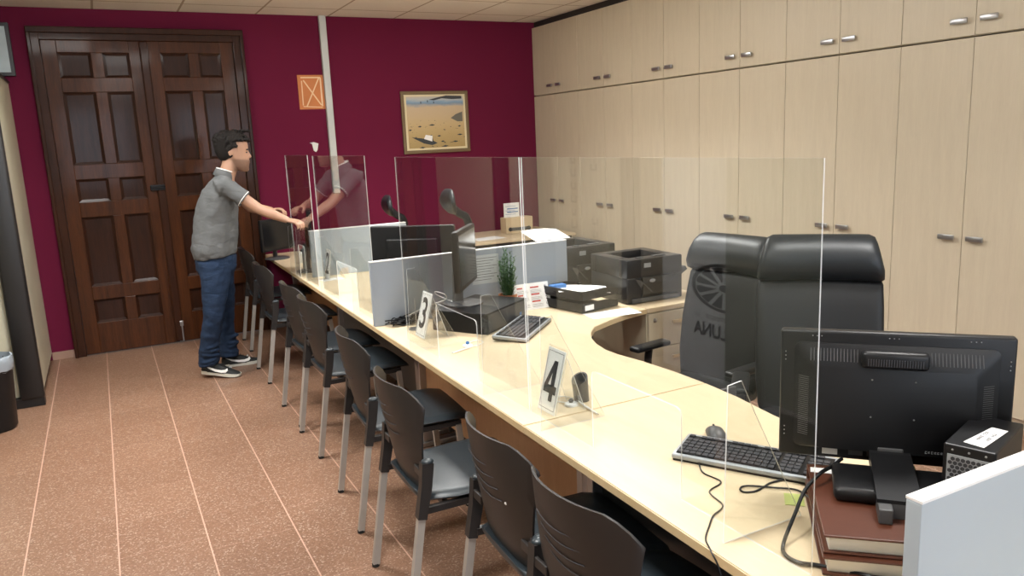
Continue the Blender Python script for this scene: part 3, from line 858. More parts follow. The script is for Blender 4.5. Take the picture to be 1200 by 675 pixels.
# books under monitor
bd = V((1.467-1.303, .971-1.096)).normalized(); bq = V((-bd.y, bd.x))
def book(label, z, w, d, h, ang, c):
    t = thing('thick_book', label, 'book', (c[0], c[1], z), ang, 'brown books under the near monitor')
    bm = BM(); box2(bm, (-d/2, -w/2, h-.006), (d/2, w/2, h), .002); box2(bm, (-d/2, -w/2, 0), (d/2, w/2, .005), .002); box2(bm, (d/2-.006, -w/2, 0), (d/2, w/2, h), .002); obj('cover', bm, M['brown'], t)
    bm = BM(); box2(bm, (-d/2+.012, -w/2+.012, .005), (d/2-.006, w/2-.012, h-.006)); obj('pages', bm, M['paper_edge'], t)
ba = face((.68, .733))
book('upper brown covered book directly under the monitor stand', .7865, .42, .395, .045, ba, (1.625, 1.118))
book('lower brown covered book lying on the desk', .741, .43, .41, .0445, ba, (1.622, 1.112))

# desktop computers
t = thing('desktop_computer', 'black desktop unit lying under the edge on monitor behind number 3', 'computer', (1.765, 3.80, .741), math.atan2(.549, .836))
bm = BM(); add_box(bm, (0, 0, .055), (.44, .34, .11), None, .004); obj('case', bm, M['black'], t)
bm = BM(); box2(bm, (-.205, -.174, .012), (.205, -.170, .1), .001); obj('front_panel', bm, M['dgrey'], t)
bm = BM(); box2(bm, (.13, -.1755, .03), (.15, -.174, .045)); obj('badge', bm, M['blue'], t, label='small blue badge')
bm = BM()
for k in range(4): add_ball(bm, (-.18+.12*(k % 2)*3, -.12+.24*(k//2), .001), (.012, .012, .004), 1)
obj('foot', bm, M['rubber'], t)

pcx = V((1.966-1.719, 1.052-1.085))
t = thing('desktop_computer', 'black desktop computer with honeycomb vent and white label, right of the wide monitor', 'computer', (1.682, .951, .8325), math.atan2(.075, .242))
TW, TD, TH = .24, .108, .168
bm = BM(); box2(bm, (0, 0, 0), (TW, TD, TH), .004); obj('case', bm, M['black'], t)
bm = BM()
box2(bm, (-.003, .010, .02), (0, .098, .145)); vt = obj('vent_plate', bm, M['silver'], t)
bm = BM(); r_ = .0050
for i in range(8):
    for j in range(12):
        cy, cz = .017+i*.0106+(.0053 if j % 2 else 0), .028+j*.0098
        if cy > .094: continue
        prism_dir(bm, [(-.0042, cy+r_*cos(a), cz+r_*sin(a)) for a in [pi/6+pi/3*q for q in range(6)]], (.0012, 0, 0))
obj('honeycomb', bm, M['ink'], vt)
for y in (.02, .054, .088):
    bm = BM(); add_ball(bm, (-.001, y, .156), .003, 1); obj('screw', bm, M['chrome'], t)
bm = BM(); prism_dir(bm, [(.02, .03, TH+.0005), (.16, .015, TH+.0005), (.165, .05, TH+.0005), (.03, .075, TH+.0005)], (0, 0, .0006)); lb = obj('label_sticker', bm, M['white'], t, label='white printed label')
for k, n_ in enumerate((9, 8)):
    tiny_print('lettering', n_, .012, M['ink'], lb, frame4((.092, .052-.018*k, TH+.0014), (.99, -.09, 0), (.09, .99, 0)))

# ------------------------------------------------------------------ keyboards and mouse
def keyboard(label, loc, rz, w=.45, d=.165, tilt=.07):
    t = thing('keyboard', label, 'keyboard', loc, rz, 'computer keyboards')
    R = RX(tilt)
    bm = BM(); add_box(bm, (0, 0, .018), (w, d, .016), R, .005, 3)
    obj('case', bm, M['silver'], t, True)
    bm = BM(); add_box(bm, (0, -.002, .0255), (w-.02, d-.028, .004), R, .002); obj('key_bed', bm, M['black'], t)
    bm = BM(); add_box(bm, (0, -.0, .008), (w-.006, d-.004, .012), R, .004); box2(bm, (-w/2+.04, d/2-.03, 0), (-w/2+.08, d/2-.01, .02)); box2(bm, (w/2-.08, d/2-.03, 0), (w/2-.04, d/2-.01, .02)); obj('underside', bm, M['black'], t)
    bm = BM(); x0 = -w/2+.014
    for r in range(6):
        y = d/2-.024-(r*.0212) - (.006 if r else 0)
        x = x0
        while x < w/2-.022:
            kw = .0165
            gap = (x > x0+.285 and x < x0+.292)
            if r == 5 and x0+.06 < x < x0+.07: kw = .105
            if x+kw > w/2-.012: break
            if not (r == 0 and abs(((x-x0)/.0195) % 5 - 1) < .3):
                add_box(bm, R @ V((x+kw/2, y, .0295)), (kw, .0165 if r else .012, .006), R)
            x += kw+.003
            if abs(x-(x0+.29)) < .011: x = x0+.302
            if abs(x-(x0+.362)) < .011: x = x0+.372
    obj('keys', bm, M['ink'], t)
    return t
keyboard('silver and black keyboard behind number 3, beside the calendar', (1.865, 3.50, .741), math.atan2(.36, .38), .46, .18)
keyboard('silver and black keyboard in front of the wide monitor, mouse behind it', (1.635, 1.63, .741), face((.50, -.86)), .46, .16)
t = thing('computer_mouse', 'dark grey computer mouse behind the near keyboard', 'mouse', (1.685, 1.85, .741), face((.5, .85)))
bm = BM(); loft(bm, [[V((x, w*cos(a), max(0, .0+h*(.35+.65*sin(a))) if sin(a) > -.54 else 0)) for a in [2*pi*k/18 for k in range(18)]] for x, w, h in [(-.055, .012, .012), (-.048, .024, .026), (-.025, .030, .038), (.005, .029, .038), (.035, .027, .028), (.052, .020, .018), (.058, .008, .010)]])
obj('shell', bm, M['dgrey'], t, 70)
bm = BM(); add_ball(bm, (.032, 0, .028), (.011, .004, .006), 2); obj('scroll_wheel', bm, M['black'], t, True)

# ------------------------------------------------------------------ cables
def cable(label, pts, r=.0025, mat='black', name='cable', group=None, cat='cable'):
    bm = BM(); add_tube(bm, spline(pts, 8), r, 8)
    return tag(obj(name, bm, M[mat], None, True), label, cat, group)
cable('thin dark cable winding from the near keyboard over the counter edge', [(1.50, 1.72, .747), (1.465, 1.66, .7435), (1.465, 1.585, .7435), (1.395, 1.555, .7435), (1.37, 1.475, .7435), (1.31, 1.445, .7435), (1.265, 1.41, .7435), (1.213, 1.365, .7435), (1.193, 1.325, .738), (1.188, 1.285, .70), (1.19, 1.26, .60), (1.22, 1.22, .45)], .0022)
cable('thick black power cable hanging from the wide monitor down to the desk', [(1.645, 1.325, .865), (1.60, 1.32, .855), (1.535, 1.30, .86), (1.47, 1.29, .835), (1.41, 1.265, .80), (1.345, 1.24, .750), (1.315, 1.205, .7465), (1.315, 1.165, .7465), (1.345, 1.13, .7465), (1.40, 1.04, .7465), (1.42, .93, .7465)], .0048)
cable('black looped cable lying between the near keyboard and the books', [(1.62, 1.50, .7435), (1.575, 1.505, .7435), (1.51, 1.49, .7435), (1.475, 1.50, .7435), (1.475, 1.52, .7445), (1.505, 1.525, .7450), (1.56, 1.475, .7450), (1.60, 1.43, .7450), (1.585, 1.37, .7445)], .0028)
cable('grey cable arching beside the books at the bottom of the photo', [(1.385, .86, .744), (1.37, .93, .744), (1.372, .965, .75), (1.40, .972, .77), (1.43, .93, .76), (1.44, .86, .745)], .0028, 'silver')
cable('black cable curving behind the near divider at the bottom of the photo', [(1.44, .83, .745), (1.425, .90, .746), (1.435, .945, .75), (1.47, .95, .755), (1.52, .93, .746), (1.54, .87, .746)], .004)
# cable tangle by divider
bm = BM(); random.seed(3)
for k in range(14):
    p = [(1.33+.16*i/5+random.uniform(-.03, .03), 4.05+random.uniform(-.05, .03), .746+random.uniform(0, .045)) for i in range(7)]
    add_tube(bm, spline(p, 4), .0035, 6)
tag(obj('cable_tangle', bm, M['black'], None, True), 'tangle of black cables at the foot of the grey divider', 'cables', kind='stuff')
bm = BM()
add_tube(bm, spline([(1.42, 4.0, .80), (1.50, 3.9, .86), (1.58, 3.85, .89), (1.56, 3.80, .93), (1.53, 3.86, .94), (1.56, 3.90, .91), (1.62, 3.84, .875)], 6), .0022, 6)
tag(obj('cable', bm, M['white_plastic'], None, True), 'thin white cable looping beside the edge on monitor', 'cable')
t = thing('webcam_foot', 'round steel foot disc on the counter between the tangle and number 3', 'stand', (1.425, 3.90, .741))
bm = BM(); add_lathe(bm, [(.001, 0), (.045, 0), (.045, .004), (.012, .007), (.001, .007)], 28); obj('disc', bm, M['chrome'], t, True)
bm = BM(); add_tube(bm, [(0, 0, .006), (0, 0, .17)], .003, 8); obj('stem', bm, M['chrome'], t, True)

# pen stands with cord
def pen_set(label, loc, rz, blue=True):
    t = thing('counter_pen', label, 'pen', loc, rz, 'white counter pens on round bases')
    bm = BM(); add_lathe(bm, [(.001, 0), (.026, 0), (.024, .008), (.012, .012), (.001, .012)], 22); obj('base', bm, M['white_plastic'], t, True)
    bm = BM(); add_lathe(bm, [(.001, .012), (.008, .012), (.010, .02), (.004, .026), (.001, .026)], 14); obj('socket', bm, M['blue'] if blue else M['dgrey'], t, True)
    bm = BM(); add_tube(bm, [(-.14, -.035, .0055), (-.02, -.035, .0055)], [.003, .0045], 8); obj('barrel', bm, M['white_plastic'], t, True)
    bm = BM(); add_tube(bm, [(-.15, -.035, .0055), (-.05, -.0345, .0085)], [.001, .0012], 6); obj('stripe', bm, M['blue'] if blue else M['dgrey'], t)
    bm = BM(); add_tube(bm, spline([(-.02, -.035, .006), (.04, -.04, .004), (.09, -.02, .004), (.10, .02, .004), (.06, .035, .004), (.02, .01, .006)], 6), .0022, 6); obj('cord', bm, M['white_plastic'], t, True)
    return t
pen_set('white counter pen with a blue socket in front of the keyboard, desk three', (1.50, 3.40, .741), face((.75, .3)))
pen_set('white counter pen with a grey socket between number 4 and the cup', (1.462, 2.385, .741), face((.1, 1)), False)
t = thing('phone_stand_cup', 'small dark slanted cup behind the number 4 sign', 'holder', (1.525, 2.41, .741), .4)
bm = BM(); rr = []
for z, r, s in ((0, .026, 0), (.09, .028, .0), (.088, .022, 0), (.02, .02, 0)):
    rr.append([V((r*cos(a)-(z*.12), r*1.15*sin(a), z+(.018*cos(a) if z > .05 else 0))) for a in [2*pi*k/20 for k in range(20)]])
loft(bm, rr); obj('cup', bm, M['dgrey'], t, True)

# ------------------------------------------------------------------ printers
def printer(label, loc, rz, w=.42, d=.40, h=.265):
    t = thing('laser_printer', label, 'printer', loc, rz, 'black laser printers')
    bm = BM()
    add_box(bm, (w/2, d/2, h*.30), (w, d, h*.6), None, .008, 3)
    # upper shell as a frame around the sunk output tray
    zt0, zt1 = h*.58, h
    for a, b_ in (((0, 0, zt0), (w, .09, zt1)), ((0, d-.07, zt0), (w, d, zt1)), ((0, .08, zt0), (.075, d-.06, zt1)), ((w-.07, .08, zt0), (w, d-.06, zt1))): box2(bm, a, b_, .007)
    obj('shell', bm, M['printer'], t, 30)
    bm = BM()
    prism_dir(bm, [(.07, .085, zt1-.012), (.07, d-.065, zt1-.075), (.07, d-.065, zt0), (.07, .085, zt0)], (w-.135, 0, 0)); obj('output_tray', bm, M['ink'], t)
    bm = BM()
    prof = [(.02, h*.60), (-.012, h*.58), (-.020, h*.45), (-.016, h*.2), (.0, .03), (.02, .03)]
    prism_dir(bm, [V((.10, y, z)) for y, z in prof], (w-.16, 0, 0)); fp = obj('front_flap', bm, M['printer'], t)
    bm = BM(); add_ball(bm, (w*.42, -.019, h*.50), (.022, .004, .011), 2); obj('logo', bm, M['silver'], fp, True)
    bm = BM(); prism_dir(bm, [V((.06, -.001, h*.55)), V((.085, -.022, h*.53)), V((.17, -.022, h*.24)), V((.12, -.001, h*.22))], (0, .01, 0)); obj('side_lever', bm, M['dgrey'], fp)
    bm = BM(); box2(bm, (w*.30, -.004, h*.80), (w*.42, .001, h*.90), .001); obj('display', bm, M['silver'], t)
    bm = BM(); add_box(bm, (w*.30, .045, h+.003), (.05, .02, .006), None, .003); add_box(bm, (w*.65, .05, h+.003), (.09, .03, .006), None, .003); obj('button', bm, M['dgrey'], t)
    bm = BM(); prism_dir(bm, [V((w, .02, h*.66)), V((w+.04, .02, h*.70)), V((w+.055, .02, h*.62)), V((w+.0, .02, h*.50))], (0, d-.12, 0)); obj('side_tray', bm, M['dgrey'], t)
    bm = BM(); add_box(bm, (w/2, .03, .018), (w-.06, .09, .026), None, .004); obj('paper_drawer', bm, M['dgrey'], t)
    return t
printer('black laser printer on the drawer pedestal, nearer of the two', (2.655, 3.665, .741), -.03, .40, .40, .262)
printer('black laser printer farther back beside the grey divider', (2.565, 4.22, .741), .0, .40, .46, .285)
t = thing('low_cabinet', 'low dark cabinet behind the divider that carries the far printer', 'cabinet', (2.53, 4.15, 0))
bm = BM(); box2(bm, (.20, .0, 0), (.62, .96, .712)); obj('body', bm, M['dgrey'], t)
bm = BM(); box2(bm, (.0, .0, .714), (.64, .98, .74), .003); obj('top', bm, M['deskx'], t)
t = thing('document_scanner', 'black box shaped device under the curved sheet, behind the far printer', 'scanner', (2.62, 4.76, .741))
bm = BM(); box2(bm, (0, 0, 0), (.40, .30, .20), .01); obj('body', bm, M['printer'], t)
bm = BM(); box2(bm, (.03, .03, .20), (.37, .27, .215), .004); obj('lid', bm, M['dgrey'], t)
bm = BM(); n = 10
top, bot = [], []
for i in range(n+1):
    u = i/n; x = 2.76+.30*u; z0_ = .958+.012*sin(u*pi); 
    bot.append(V((x-.0, 4.80, .960+.0+.012*sin(pi*u)-.004*u))); top.append(V((x-.07, 5.02, 1.058+.012*sin(pi*u*.9)-.012*u)))
vb = [bm.verts.new(p) for p in bot]; vt_ = [bm.verts.new(p) for p in top]
vb2 = [bm.verts.new(p+V((0, 0, .0008))) for p in bot]; vt2 = [bm.verts.new(p+V((0, 0, .0008))) for p in top]
for i in range(n):
    bm.faces.new((vb[i], vt_[i], vt_[i+1], vb[i+1])); bm.faces.new((vb2[i], vb2[i+1], vt2[i+1], vt2[i]))
    bm.faces.new((vb[i], vb[i+1], vb2[i+1], vb2[i])); bm.faces.new((vt_[i], vt2[i], vt2[i+1], vt_[i+1]))
bm.faces.new((vb[0], vb2[0], vt2[0], vt_[0])); bm.faces.new((vb[n], vt_[n], vt2[n], vb2[n]))
tag(obj('paper_sheet', bm, M['white'], None, True), 'white curved sheet of paper sticking up above the divider left of the far printer', 'paper')

# letter tray with papers
t = thing('letter_tray', 'black two tier letter tray with a white tag beside the near printer', 'letter tray', (2.32, 3.63, .743), .2)
LW, LD = .33, .29
R0 = None
for k in range(2):
    bm = BM(); z = .002+.070*k
    box2(bm, (0, 0, z), (LD, LW, z+.004), .001)
    for y in (0, LW-.004):
        prism_dir(bm, [(0, y, z), (LD, y, z), (LD, y, z+.035), (LD*.62, y, z+.052), (0, y, z+.052)], (0, .004, 0))
    box2(bm, (0, 0, z), (.004, LW, z+.052))
    for y in (0.01, LW-.03): box2(bm, (LD-.02, y, z), (LD-.004, y+.02, z+.03))
    obj('tray', bm, M['black'], t)
bm = BM(); box2(bm, (.02, -.001, .012), (.09, .0, .042)); obj('tag', bm, M['white'], t, label='white name tag')
tl = Matrix.Translation((2.32, 3.63, .743)) @ Matrix.Rotation(.2, 4, 'Z')
def sheet_obj(label, c, w, d, ang, z, bend=0, name='paper_sheet', mat='white', group=None):
    bm = BM(); n = 8; R = RZ(ang)
    vs = []
    for layer in (0, 1):
        for i in range(n+1):
            for s in (-1, 1):
                p = R @ V(((i/n-.5)*w, s*d/2, 0)); vs.append(bm.verts.new((c[0]+p.x, c[1]+p.y, z+layer*.001+bend*(i/n)**2)))
    q = 2*(n+1)
    for i in range(n):
        a = 2*i
        bm.faces.new((vs[a], vs[a+1], vs[a+3], vs[a+2])); bm.faces.new((vs[q+a], vs[q+a+2], vs[q+a+3], vs[q+a+1]))
        bm.faces.new((vs[a], vs[a+2], vs[q+a+2], vs[q+a])); bm.faces.new((vs[a+1], vs[q+a+1], vs[q+a+3], vs[a+3]))
    bm.faces.new((vs[0], vs[q], vs[q+1], vs[1])); e = 2*n; bm.faces.new((vs[e], vs[e+1], vs[q+e+1], vs[q+e]))
    return tag(obj(name, bm, M[mat]), label, 'paper', group)
pc = tl @ V((.16, .16, 0))
sheet_obj('white papers lying in the upper letter tray', (pc.x, pc.y), .30, .21, -.45, .743+.108, -.02)
pc = tl @ V((.06, .27, 0))
bm = BM(); add_box(bm, (pc.x, pc.y, .743+.115), (.10, .05, .03), RZ(.5) if 0 else None, .006); tag(obj('tissue_pack', bm, M['blue'], None, True), 'small blue packet in the letter tray', 'packet')
sheet_obj('white sheet of paper lying on the desk before the letter tray', (2.46, 3.545), .30, .15, -.12, .7412)
sheet_obj('white sheets on the side table left of the beige radio', (3.42, 7.10), .32, .22, .1, .7412)

# papers on the far desks
sheet_obj('white sheet at the counter edge before number 2', (1.47, 5.98-.16), .16, .10, .2, .7412)

# calendar
t = thing('desk_calendar', 'white tent shaped desk calendar with red and green print, right of the plant', 'calendar', (2.17, 3.96, .741), math.atan2(.25, -.05)-pi/2-.25)
bm = BM(); ht = .15; ww = .115
loft(bm, [[V((-ww, -.045, 0)), V((-ww, 0, ht)), V((-ww, .045, 0))], [V((ww, -.045, 0)), V((ww, 0, ht)), V((ww, .045, 0))]]); obj('body', bm, M['white'], t)
slope = V((0, .045, ht)).normalized(); nn = V((0, -slope.z, slope.y))
for mat, rows in (('red', [(0, -.8), (0, -.05), (1, -.8), (1, -.05), (2, -.8), (2, -.05)]), ('ink', [(q, x) for q in range(3) for x in (-.8, -.05)])):
    bm = BM()
    for r, x in rows:
        base_z = .115-.042*r
        if mat == 'red':
            o = V((x*ww, -.045, 0))+slope*(base_z+.012)+nn*.001
            prism_dir(bm, [o, o+V((.035 if x < -.5 else .055, 0, 0)), o+V((.035 if x < -.5 else .055, 0, 0))+slope*.008, o+slope*.008], nn*.0005)
        else:
            for q in range(3):
                o = V((x*ww, -.045, 0))+slope*(base_z-.002-.0075*q)+nn*.001
                prism_dir(bm, [o, o+V((.07, 0, 0)), o+V((.07, 0, 0))+slope*.0014, o+slope*.0014], nn*.0005)
    obj('printing', bm, M[mat if mat == 'red' else 'dgrey'], t)
for k in range(4): text_obj('year_digit', '2020'[k], .03, M['ink'], t, frame4(V((.80*ww, -.045, 0))+slope*(.125-.032*k)+nn*.0015, (1, 0, 0), slope))

# plant
t = thing('potted_plant', 'small rosemary like plant in a terracotta pot before the grey divider', 'plant', (2.03, 3.98, .741))
bm = BM(); add_lathe(bm, [(.001, 0), (.038, 0), (.052, .085), (.056, .085), (.056, .10), (.046, .10), (.043, .075), (.001, .07)], 22); obj('pot', bm, M['terracotta'], t, True)
bm = BM(); random.seed(5)
for k in range(30):
    a = random.uniform(0, 2*pi); r0 = random.uniform(0, .03); tip = random.uniform(.20, .37); lean = random.uniform(.0, .055)
    b0 = V((r0*cos(a), r0*sin(a), .075)); b1 = V(((r0+lean)*cos(a), (r0+lean)*sin(a), tip))
    add_tube(bm, [b0, (b0+b1)/2+V((0, 0, .01)), b1], [.0022, .0018, .001], 5)
    m_ = int((tip-.09)/.006)
    for i in range(m_):
        p = b0.lerp(b1, .12+.88*i/m_); aa = i*2.4+k
        d_ = V((cos(aa), sin(aa), .9)).normalized(); L_ = .030*(1-.4*i/m_)
        q = p+d_*L_; s_ = d_.cross(V((0, 0, 1))).normalized()*.0042
        bm.faces.new([bm.verts.new(p-s_*.4), bm.verts.new((p+q)/2-s_), bm.verts.new(q), bm.verts.new((p+q)/2+s_)])
obj('foliage', bm, M['leaf'], t)
# notice on the divider
t = tag(obj('notice_sheet', (lambda b: (box2(b, (1.86, 4.0875, .90), (2.035, 4.0895, 1.07)), b)[1])(BM()), plain('grey_white_paper', (.55, .58, .58), .7)), 'grey white printed notice on the divider left of the plant', 'paper')
bm = BM()
for k in range(9): box2(bm, (1.87, 4.0868, 1.05-k*.016), (2.02-.02*(k % 3), 4.0874, 1.053-k*.016))
obj('printing', bm, M['dgrey'], t)

# yellow green cloth behind monitor foot and white note
t = thing('soft_toy', 'small yellow green rubber figure lying behind the monitor column', 'toy', (1.755, 1.245, .8325))
bm = BM(); add_ball(bm, (0, 0, .03), (.022, .022, .03)); add_ball(bm, (.012, -.03, .014), (.014, .014, .014)); add_ball(bm, (0, .02, .012), (.012, .018, .012)); obj('body', bm, M['green'], t, True)
sheet_obj('white slip of paper on the upper book left of the monitor base', (1.615, 1.335), .10, .03, face((.68, -.733)), .8321)
sheet_obj('yellow sticky note beside the books on the desk', (1.555, 1.40), .07, .05, .8, .7412, mat='green')

# radio, note, things on the back table
t = thing('radio', 'small beige radio with a dark dial strip on the side table', 'radio', (3.74, 7.30, .741), -.03)
bm = BM(); box2(bm, (0, 0, 0), (.32, .14, .165), .006); obj('case', bm, M['radio'], t)
bm = BM(); box2(bm, (.06, -.003, .025), (.26, .0, .06), .001); obj('dial_strip', bm, M['dgrey'], t)
bm = BM()
for x in (.05, .27):
    r = bmesh.ops.create_cone(bm, cap_ends=True, segments=18, radius1=.022, radius2=.018, depth=.012, matrix=Matrix.Translation((x, -.006, .043)) @ Matrix.Rotation(pi/2, 4, 'X'))
obj('knob', bm, M['ink'], t, True)
t = tag(obj('framed_note', (lambda b: (add_box(b, (3.855, 7.38, .741+.165+.075), (.185, .006, .15), RX(-.1) if 0 else None), b)[1])(BM()), M['white']), 'white printed card standing on the beige radio', 'card')
bm = BM()
for z in (.99, .955): box2(bm, (3.80, 7.3755, z), (3.93, 7.377, z+.010))
for z in (1.02, .975, .935): box2(bm, (3.78, 7.3755, z), (3.90, 7.377, z+.003))
obj('printing', bm, M['blue'], t)
# far end small items
t = thing('ink_bottle', 'small pale container beside the far monitor under the hands', 'bottle', (1.50, 6.85, .741))
bm = BM(); add_lathe(bm, [(.001, 0), (.03, 0), (.032, .09), (.02, .1), (.001, .1)], 16); obj('container', bm, M['white_plastic'], t, True)
bm = BM(); add_lathe(bm, [(.001, .1), (.018, .1), (.018, .12), (.001, .12)], 14); obj('cap', bm, M['black'], t, True)

# ------------------------------------------------------------------ wall items
t = thing('wall_painting', 'framed beach painting with a dark boat on the magenta wall', 'painting', (2.819, YB-.028, 1.616))
pw, ph_ = .751, .632
bm = BM()
for a, b_ in (((0, 0, 0), (pw, .026, .035)), ((0, 0, ph_-.035), (pw, .026, ph_)), ((0, 0, .034), (.035, .026, ph_-.034)), ((pw-.035, 0, .034), (pw, .026, ph_-.034))): box2(bm, a, b_, .007)
obj('frame', bm, M['gold'], t)
bm = BM(); box2(bm, (.034, .008, .034), (pw-.034, .020, ph_-.034)); obj('mount', bm, M['canvas_edge'], t)
m, nt, b = nodes('beach_painting'); tc = N(nt, 'ShaderNodeTexCoord'); sp = N(nt, 'ShaderNodeSeparateXYZ'); nt.links.new(tc.outputs['Generated'], sp.inputs[0])
mpv = coords(nt, (3, 3, 9), 'Object'); nz = noise(nt, mpv, 3, 5, .6)
zz = mth(nt, 'ADD', sp.outputs[2], mth(nt, 'MULTIPLY', mth(nt, 'SUBTRACT', nz, .5), .10))
c = ramp(nt, zz, [(0, (.42, .30, .12)), (.25, (.50, .36, .16)), (.45, (.58, .43, .22)), (.80, (.60, .46, .30)), (.865, (.20, .30, .42)), (.90, (.25, .38, .52)), (.95, (.50, .52, .50)), (1, (.55, .50, .42))])
dk = noise(nt, coords(nt, (9, 1, 26), 'Object'), 2.0, 4, .6)
msk = mth(nt, 'MULTIPLY', mth(nt, 'GREATER_THAN', dk, .635), mth(nt, 'LESS_THAN', sp.outputs[2], .55))
c = mixc(nt, msk, c, (.06, .055, .05)); nt.links.new(c, b.inputs['Base Color']); b.inputs['Roughness'].default_value = .55
bm = BM(); box2(bm, (.058, .004, .056), (pw-.058, .0085, ph_-.056)); cv = obj('canvas', bm, m, t)
def flat(name, pts, mat, y=.0035): 
    bm = BM(); prism_dir(bm, [V((x*pw, y, z*ph_)) for x, z in pts], (0, .0006, 0)); obj(name, bm, mat, cv)
darkp = plain('dark_paint', (.04, .045, .05), .6); 
flat('painted_headland', [(.40, .86), (.55, .90), (.66, .925), (.90, .915), (.90, .87), (.75, .865), (.6, .88), (.48, .85)], darkp)
flat('painted_boat', [(.12, .27), (.30, .24), (.42, .30), (.44, .20), (.50, .16), (.42, .13), (.30, .16), (.2, .22)], darkp)
flat('painted_sail', [(.30, .235), (.33, .30), (.43, .28), (.42, .19)], M['white'], .0028)
flat('painted_rock', [(.72, .56), (.80, .62), (.90, .66), (.90, .50), (.82, .50)], plain('rock_paint', (.16, .15, .12), .7))
for k, (x, z) in enumerate(((.28, .80), (.38, .82), (.47, .80))): flat('painted_figure', [(x, z), (x+.012, z), (x+.012, z+.035), (x, z+.035)], darkp)
for k, (x, z, w_) in enumerate(((.22, .43, .06), (.38, .45, .10), (.22, .09, .10), (.55, .10, .12), (.80, .28, .09), (.50, .27, .06), (.55, .18, .06), (.72, .17, .10), (.82, .42, .05))):
    flat('painted_stone', [(x, z), (x+w_*.5, z+.02), (x+w_, z+.008), (x+w_*.6, z-.008)], darkp)

t = tag(obj('orange_notice', (lambda b: (box2(b, (1.80, YB-.004, 2.093), (2.048, YB, 2.414)), b)[1])(BM()), M['orange']), 'orange card crossed with tape on the magenta wall left of the pole', 'notice')
bm = BM()
def strip(a, b_, w_=.010):
    a, b_ = V((a[0], YB-.0055, a[1])), V((b_[0], YB-.0055, b_[1])); d = (b_-a).normalized(); n_ = d.cross(V((0, 1, 0)))*w_
    prism_dir(bm, [a-n_, b_-n_, b_+n_, a+n_], (0, .0012, 0))
strip((1.83, 2.39), (2.02, 2.39), .006); strip((2.02, 2.39), (2.02, 2.12), .007); strip((1.835, 2.12), (2.02, 2.11), .004); strip((1.838, 2.36), (1.835, 2.13), .005)
strip((1.855, 2.365), (2.01, 2.13), .006); strip((2.005, 2.385), (1.87, 2.12), .006)
obj('tape', bm, M['tape'], t)
bm = BM(); box2(bm, (2.048, YB-.045, 1.277), (2.112, YB, ZC), .003)
t = tag(obj('cable_trunking', bm, M['pole']), 'white vertical cable trunking from the ceiling down the magenta wall', 'trunking')
bm = BM(); box2(bm, (2.05, YB-.043, 1.265), (2.11, YB-.002, 1.277)); obj('end_cap', bm, M['ink'], t)
bm = BM(); prism_dir(bm, [V((1.862, YB-.012, 1.775)), V((1.885, YB-.012, 1.76)), V((1.895, YB-.012, 1.70)), V((1.915, YB-.012, 1.685)), V((1.93, YB-.012, 1.70)), V((1.945, YB-.012, 1.765)), V((1.90, YB-.012, 1.78))], (0, .012, 0))
tag(obj('wall_hook', bm, M['white_plastic']), 'small white three cornered bracket on the magenta wall left of the trunking', 'hook')
# pale notice board above the cream cabinet
t = thing('wall_picture', 'pale blue picture in a dark frame above the cream cabinet at the left edge', 'picture', (-.885, 7.70, 2.41))
bm = BM(); box2(bm, (0, 0, 0), (.40, .03, .42), .004); obj('frame', bm, M['blackdesk'], t)
bm = BM(); box2(bm, (.03, -.002, .03), (.37, .001, .39)); obj('print', bm, plain('pale_blue_print', (.42, .50, .52), .4, vary=.3), t)

# ------------------------------------------------------------------ person
def skinmat():
    m, nt, b = nodes('skin'); v = coords(nt); sp = N(nt, 'ShaderNodeSeparateXYZ'); nt.links.new(v, sp.inputs[0])
    base = mixc(nt, noise(nt, v, 14, 3), (.37, .205, .135), (.46, .27, .185))
    zf = mth(nt, 'SUBTRACT', sp.outputs[2], mth(nt, 'MULTIPLY', mth(nt, 'SUBTRACT', sp.outputs[0], .18), -.12))
    # stubble: on the jaw only (x forward of the neck, below the cheekbone)
    j = N(nt, 'ShaderNodeMapRange'); nt.links.new(zf, j.inputs[0]); j.inputs[1].default_value = 1.668; j.inputs[2].default_value = 1.684; j.inputs[3].default_value = 1; j.inputs[4].default_value = 0
    k = N(nt, 'ShaderNodeMapRange'); nt.links.new(sp.outputs[2], k.inputs[0]); k.inputs[1].default_value = 1.565; k.inputs[2].default_value = 1.585
    q = N(nt, 'ShaderNodeMapRange'); nt.links.new(sp.outputs[0], q.inputs[0]); q.inputs[1].default_value = .175; q.inputs[2].default_value = .20
    st = mth(nt, 'MULTIPLY', mth(nt, 'MULTIPLY', j.outputs[0], k.outputs[0]), mth(nt, 'MULTIPLY', q.outputs[0], .75))
    c = mixc(nt, st, base, (.12, .065, .045))
    nt.links.new(c, b.inputs['Base Color']); b.inputs['Roughness'].default_value = .5
    b.inputs['Subsurface Weight'].default_value = .08; b.inputs['Subsurface Radius'].default_value = (.02, .008, .004)
    return m
M['skin'] = skinmat()
def cloth(name, c1, c2, sc=240, wave=None):
    m, nt, b = nodes(name); v = coords(nt)
    n1 = noise(nt, v, sc, 2); n2 = noise(nt, v, 9, 3)
    c = mixc(nt, mth(nt, 'ADD', mth(nt, 'MULTIPLY', n1, .5), mth(nt, 'MULTIPLY', n2, .5)), c1, c2)
    nt.links.new(c, b.inputs['Base Color']); b.inputs['Roughness'].default_value = .9; b.inputs['Specular IOR Level'].default_value = .2
    h = mth(nt, 'ADD', mth(nt, 'MULTIPLY', n1, .05), noise(nt, coords(nt, (1, 1, 2.4)), 9, 3, .5, .8)); bump(nt, b, h, .5, .015)
    return m
M['polo'] = cloth('grey_polo_cotton', (.098, .103, .106), (.135, .140, .143))
M['denim'] = cloth('blue_denim', (.010, .020, .045), (.024, .044, .088))
M['hair'] = plain('dark_brown_hair', (.009, .007, .006), .75, grain=.6, gscale=120, spec=.25, vary=.4)
M['shoe'] = plain('black_shoe_suede', (.012, .014, .014), .7)
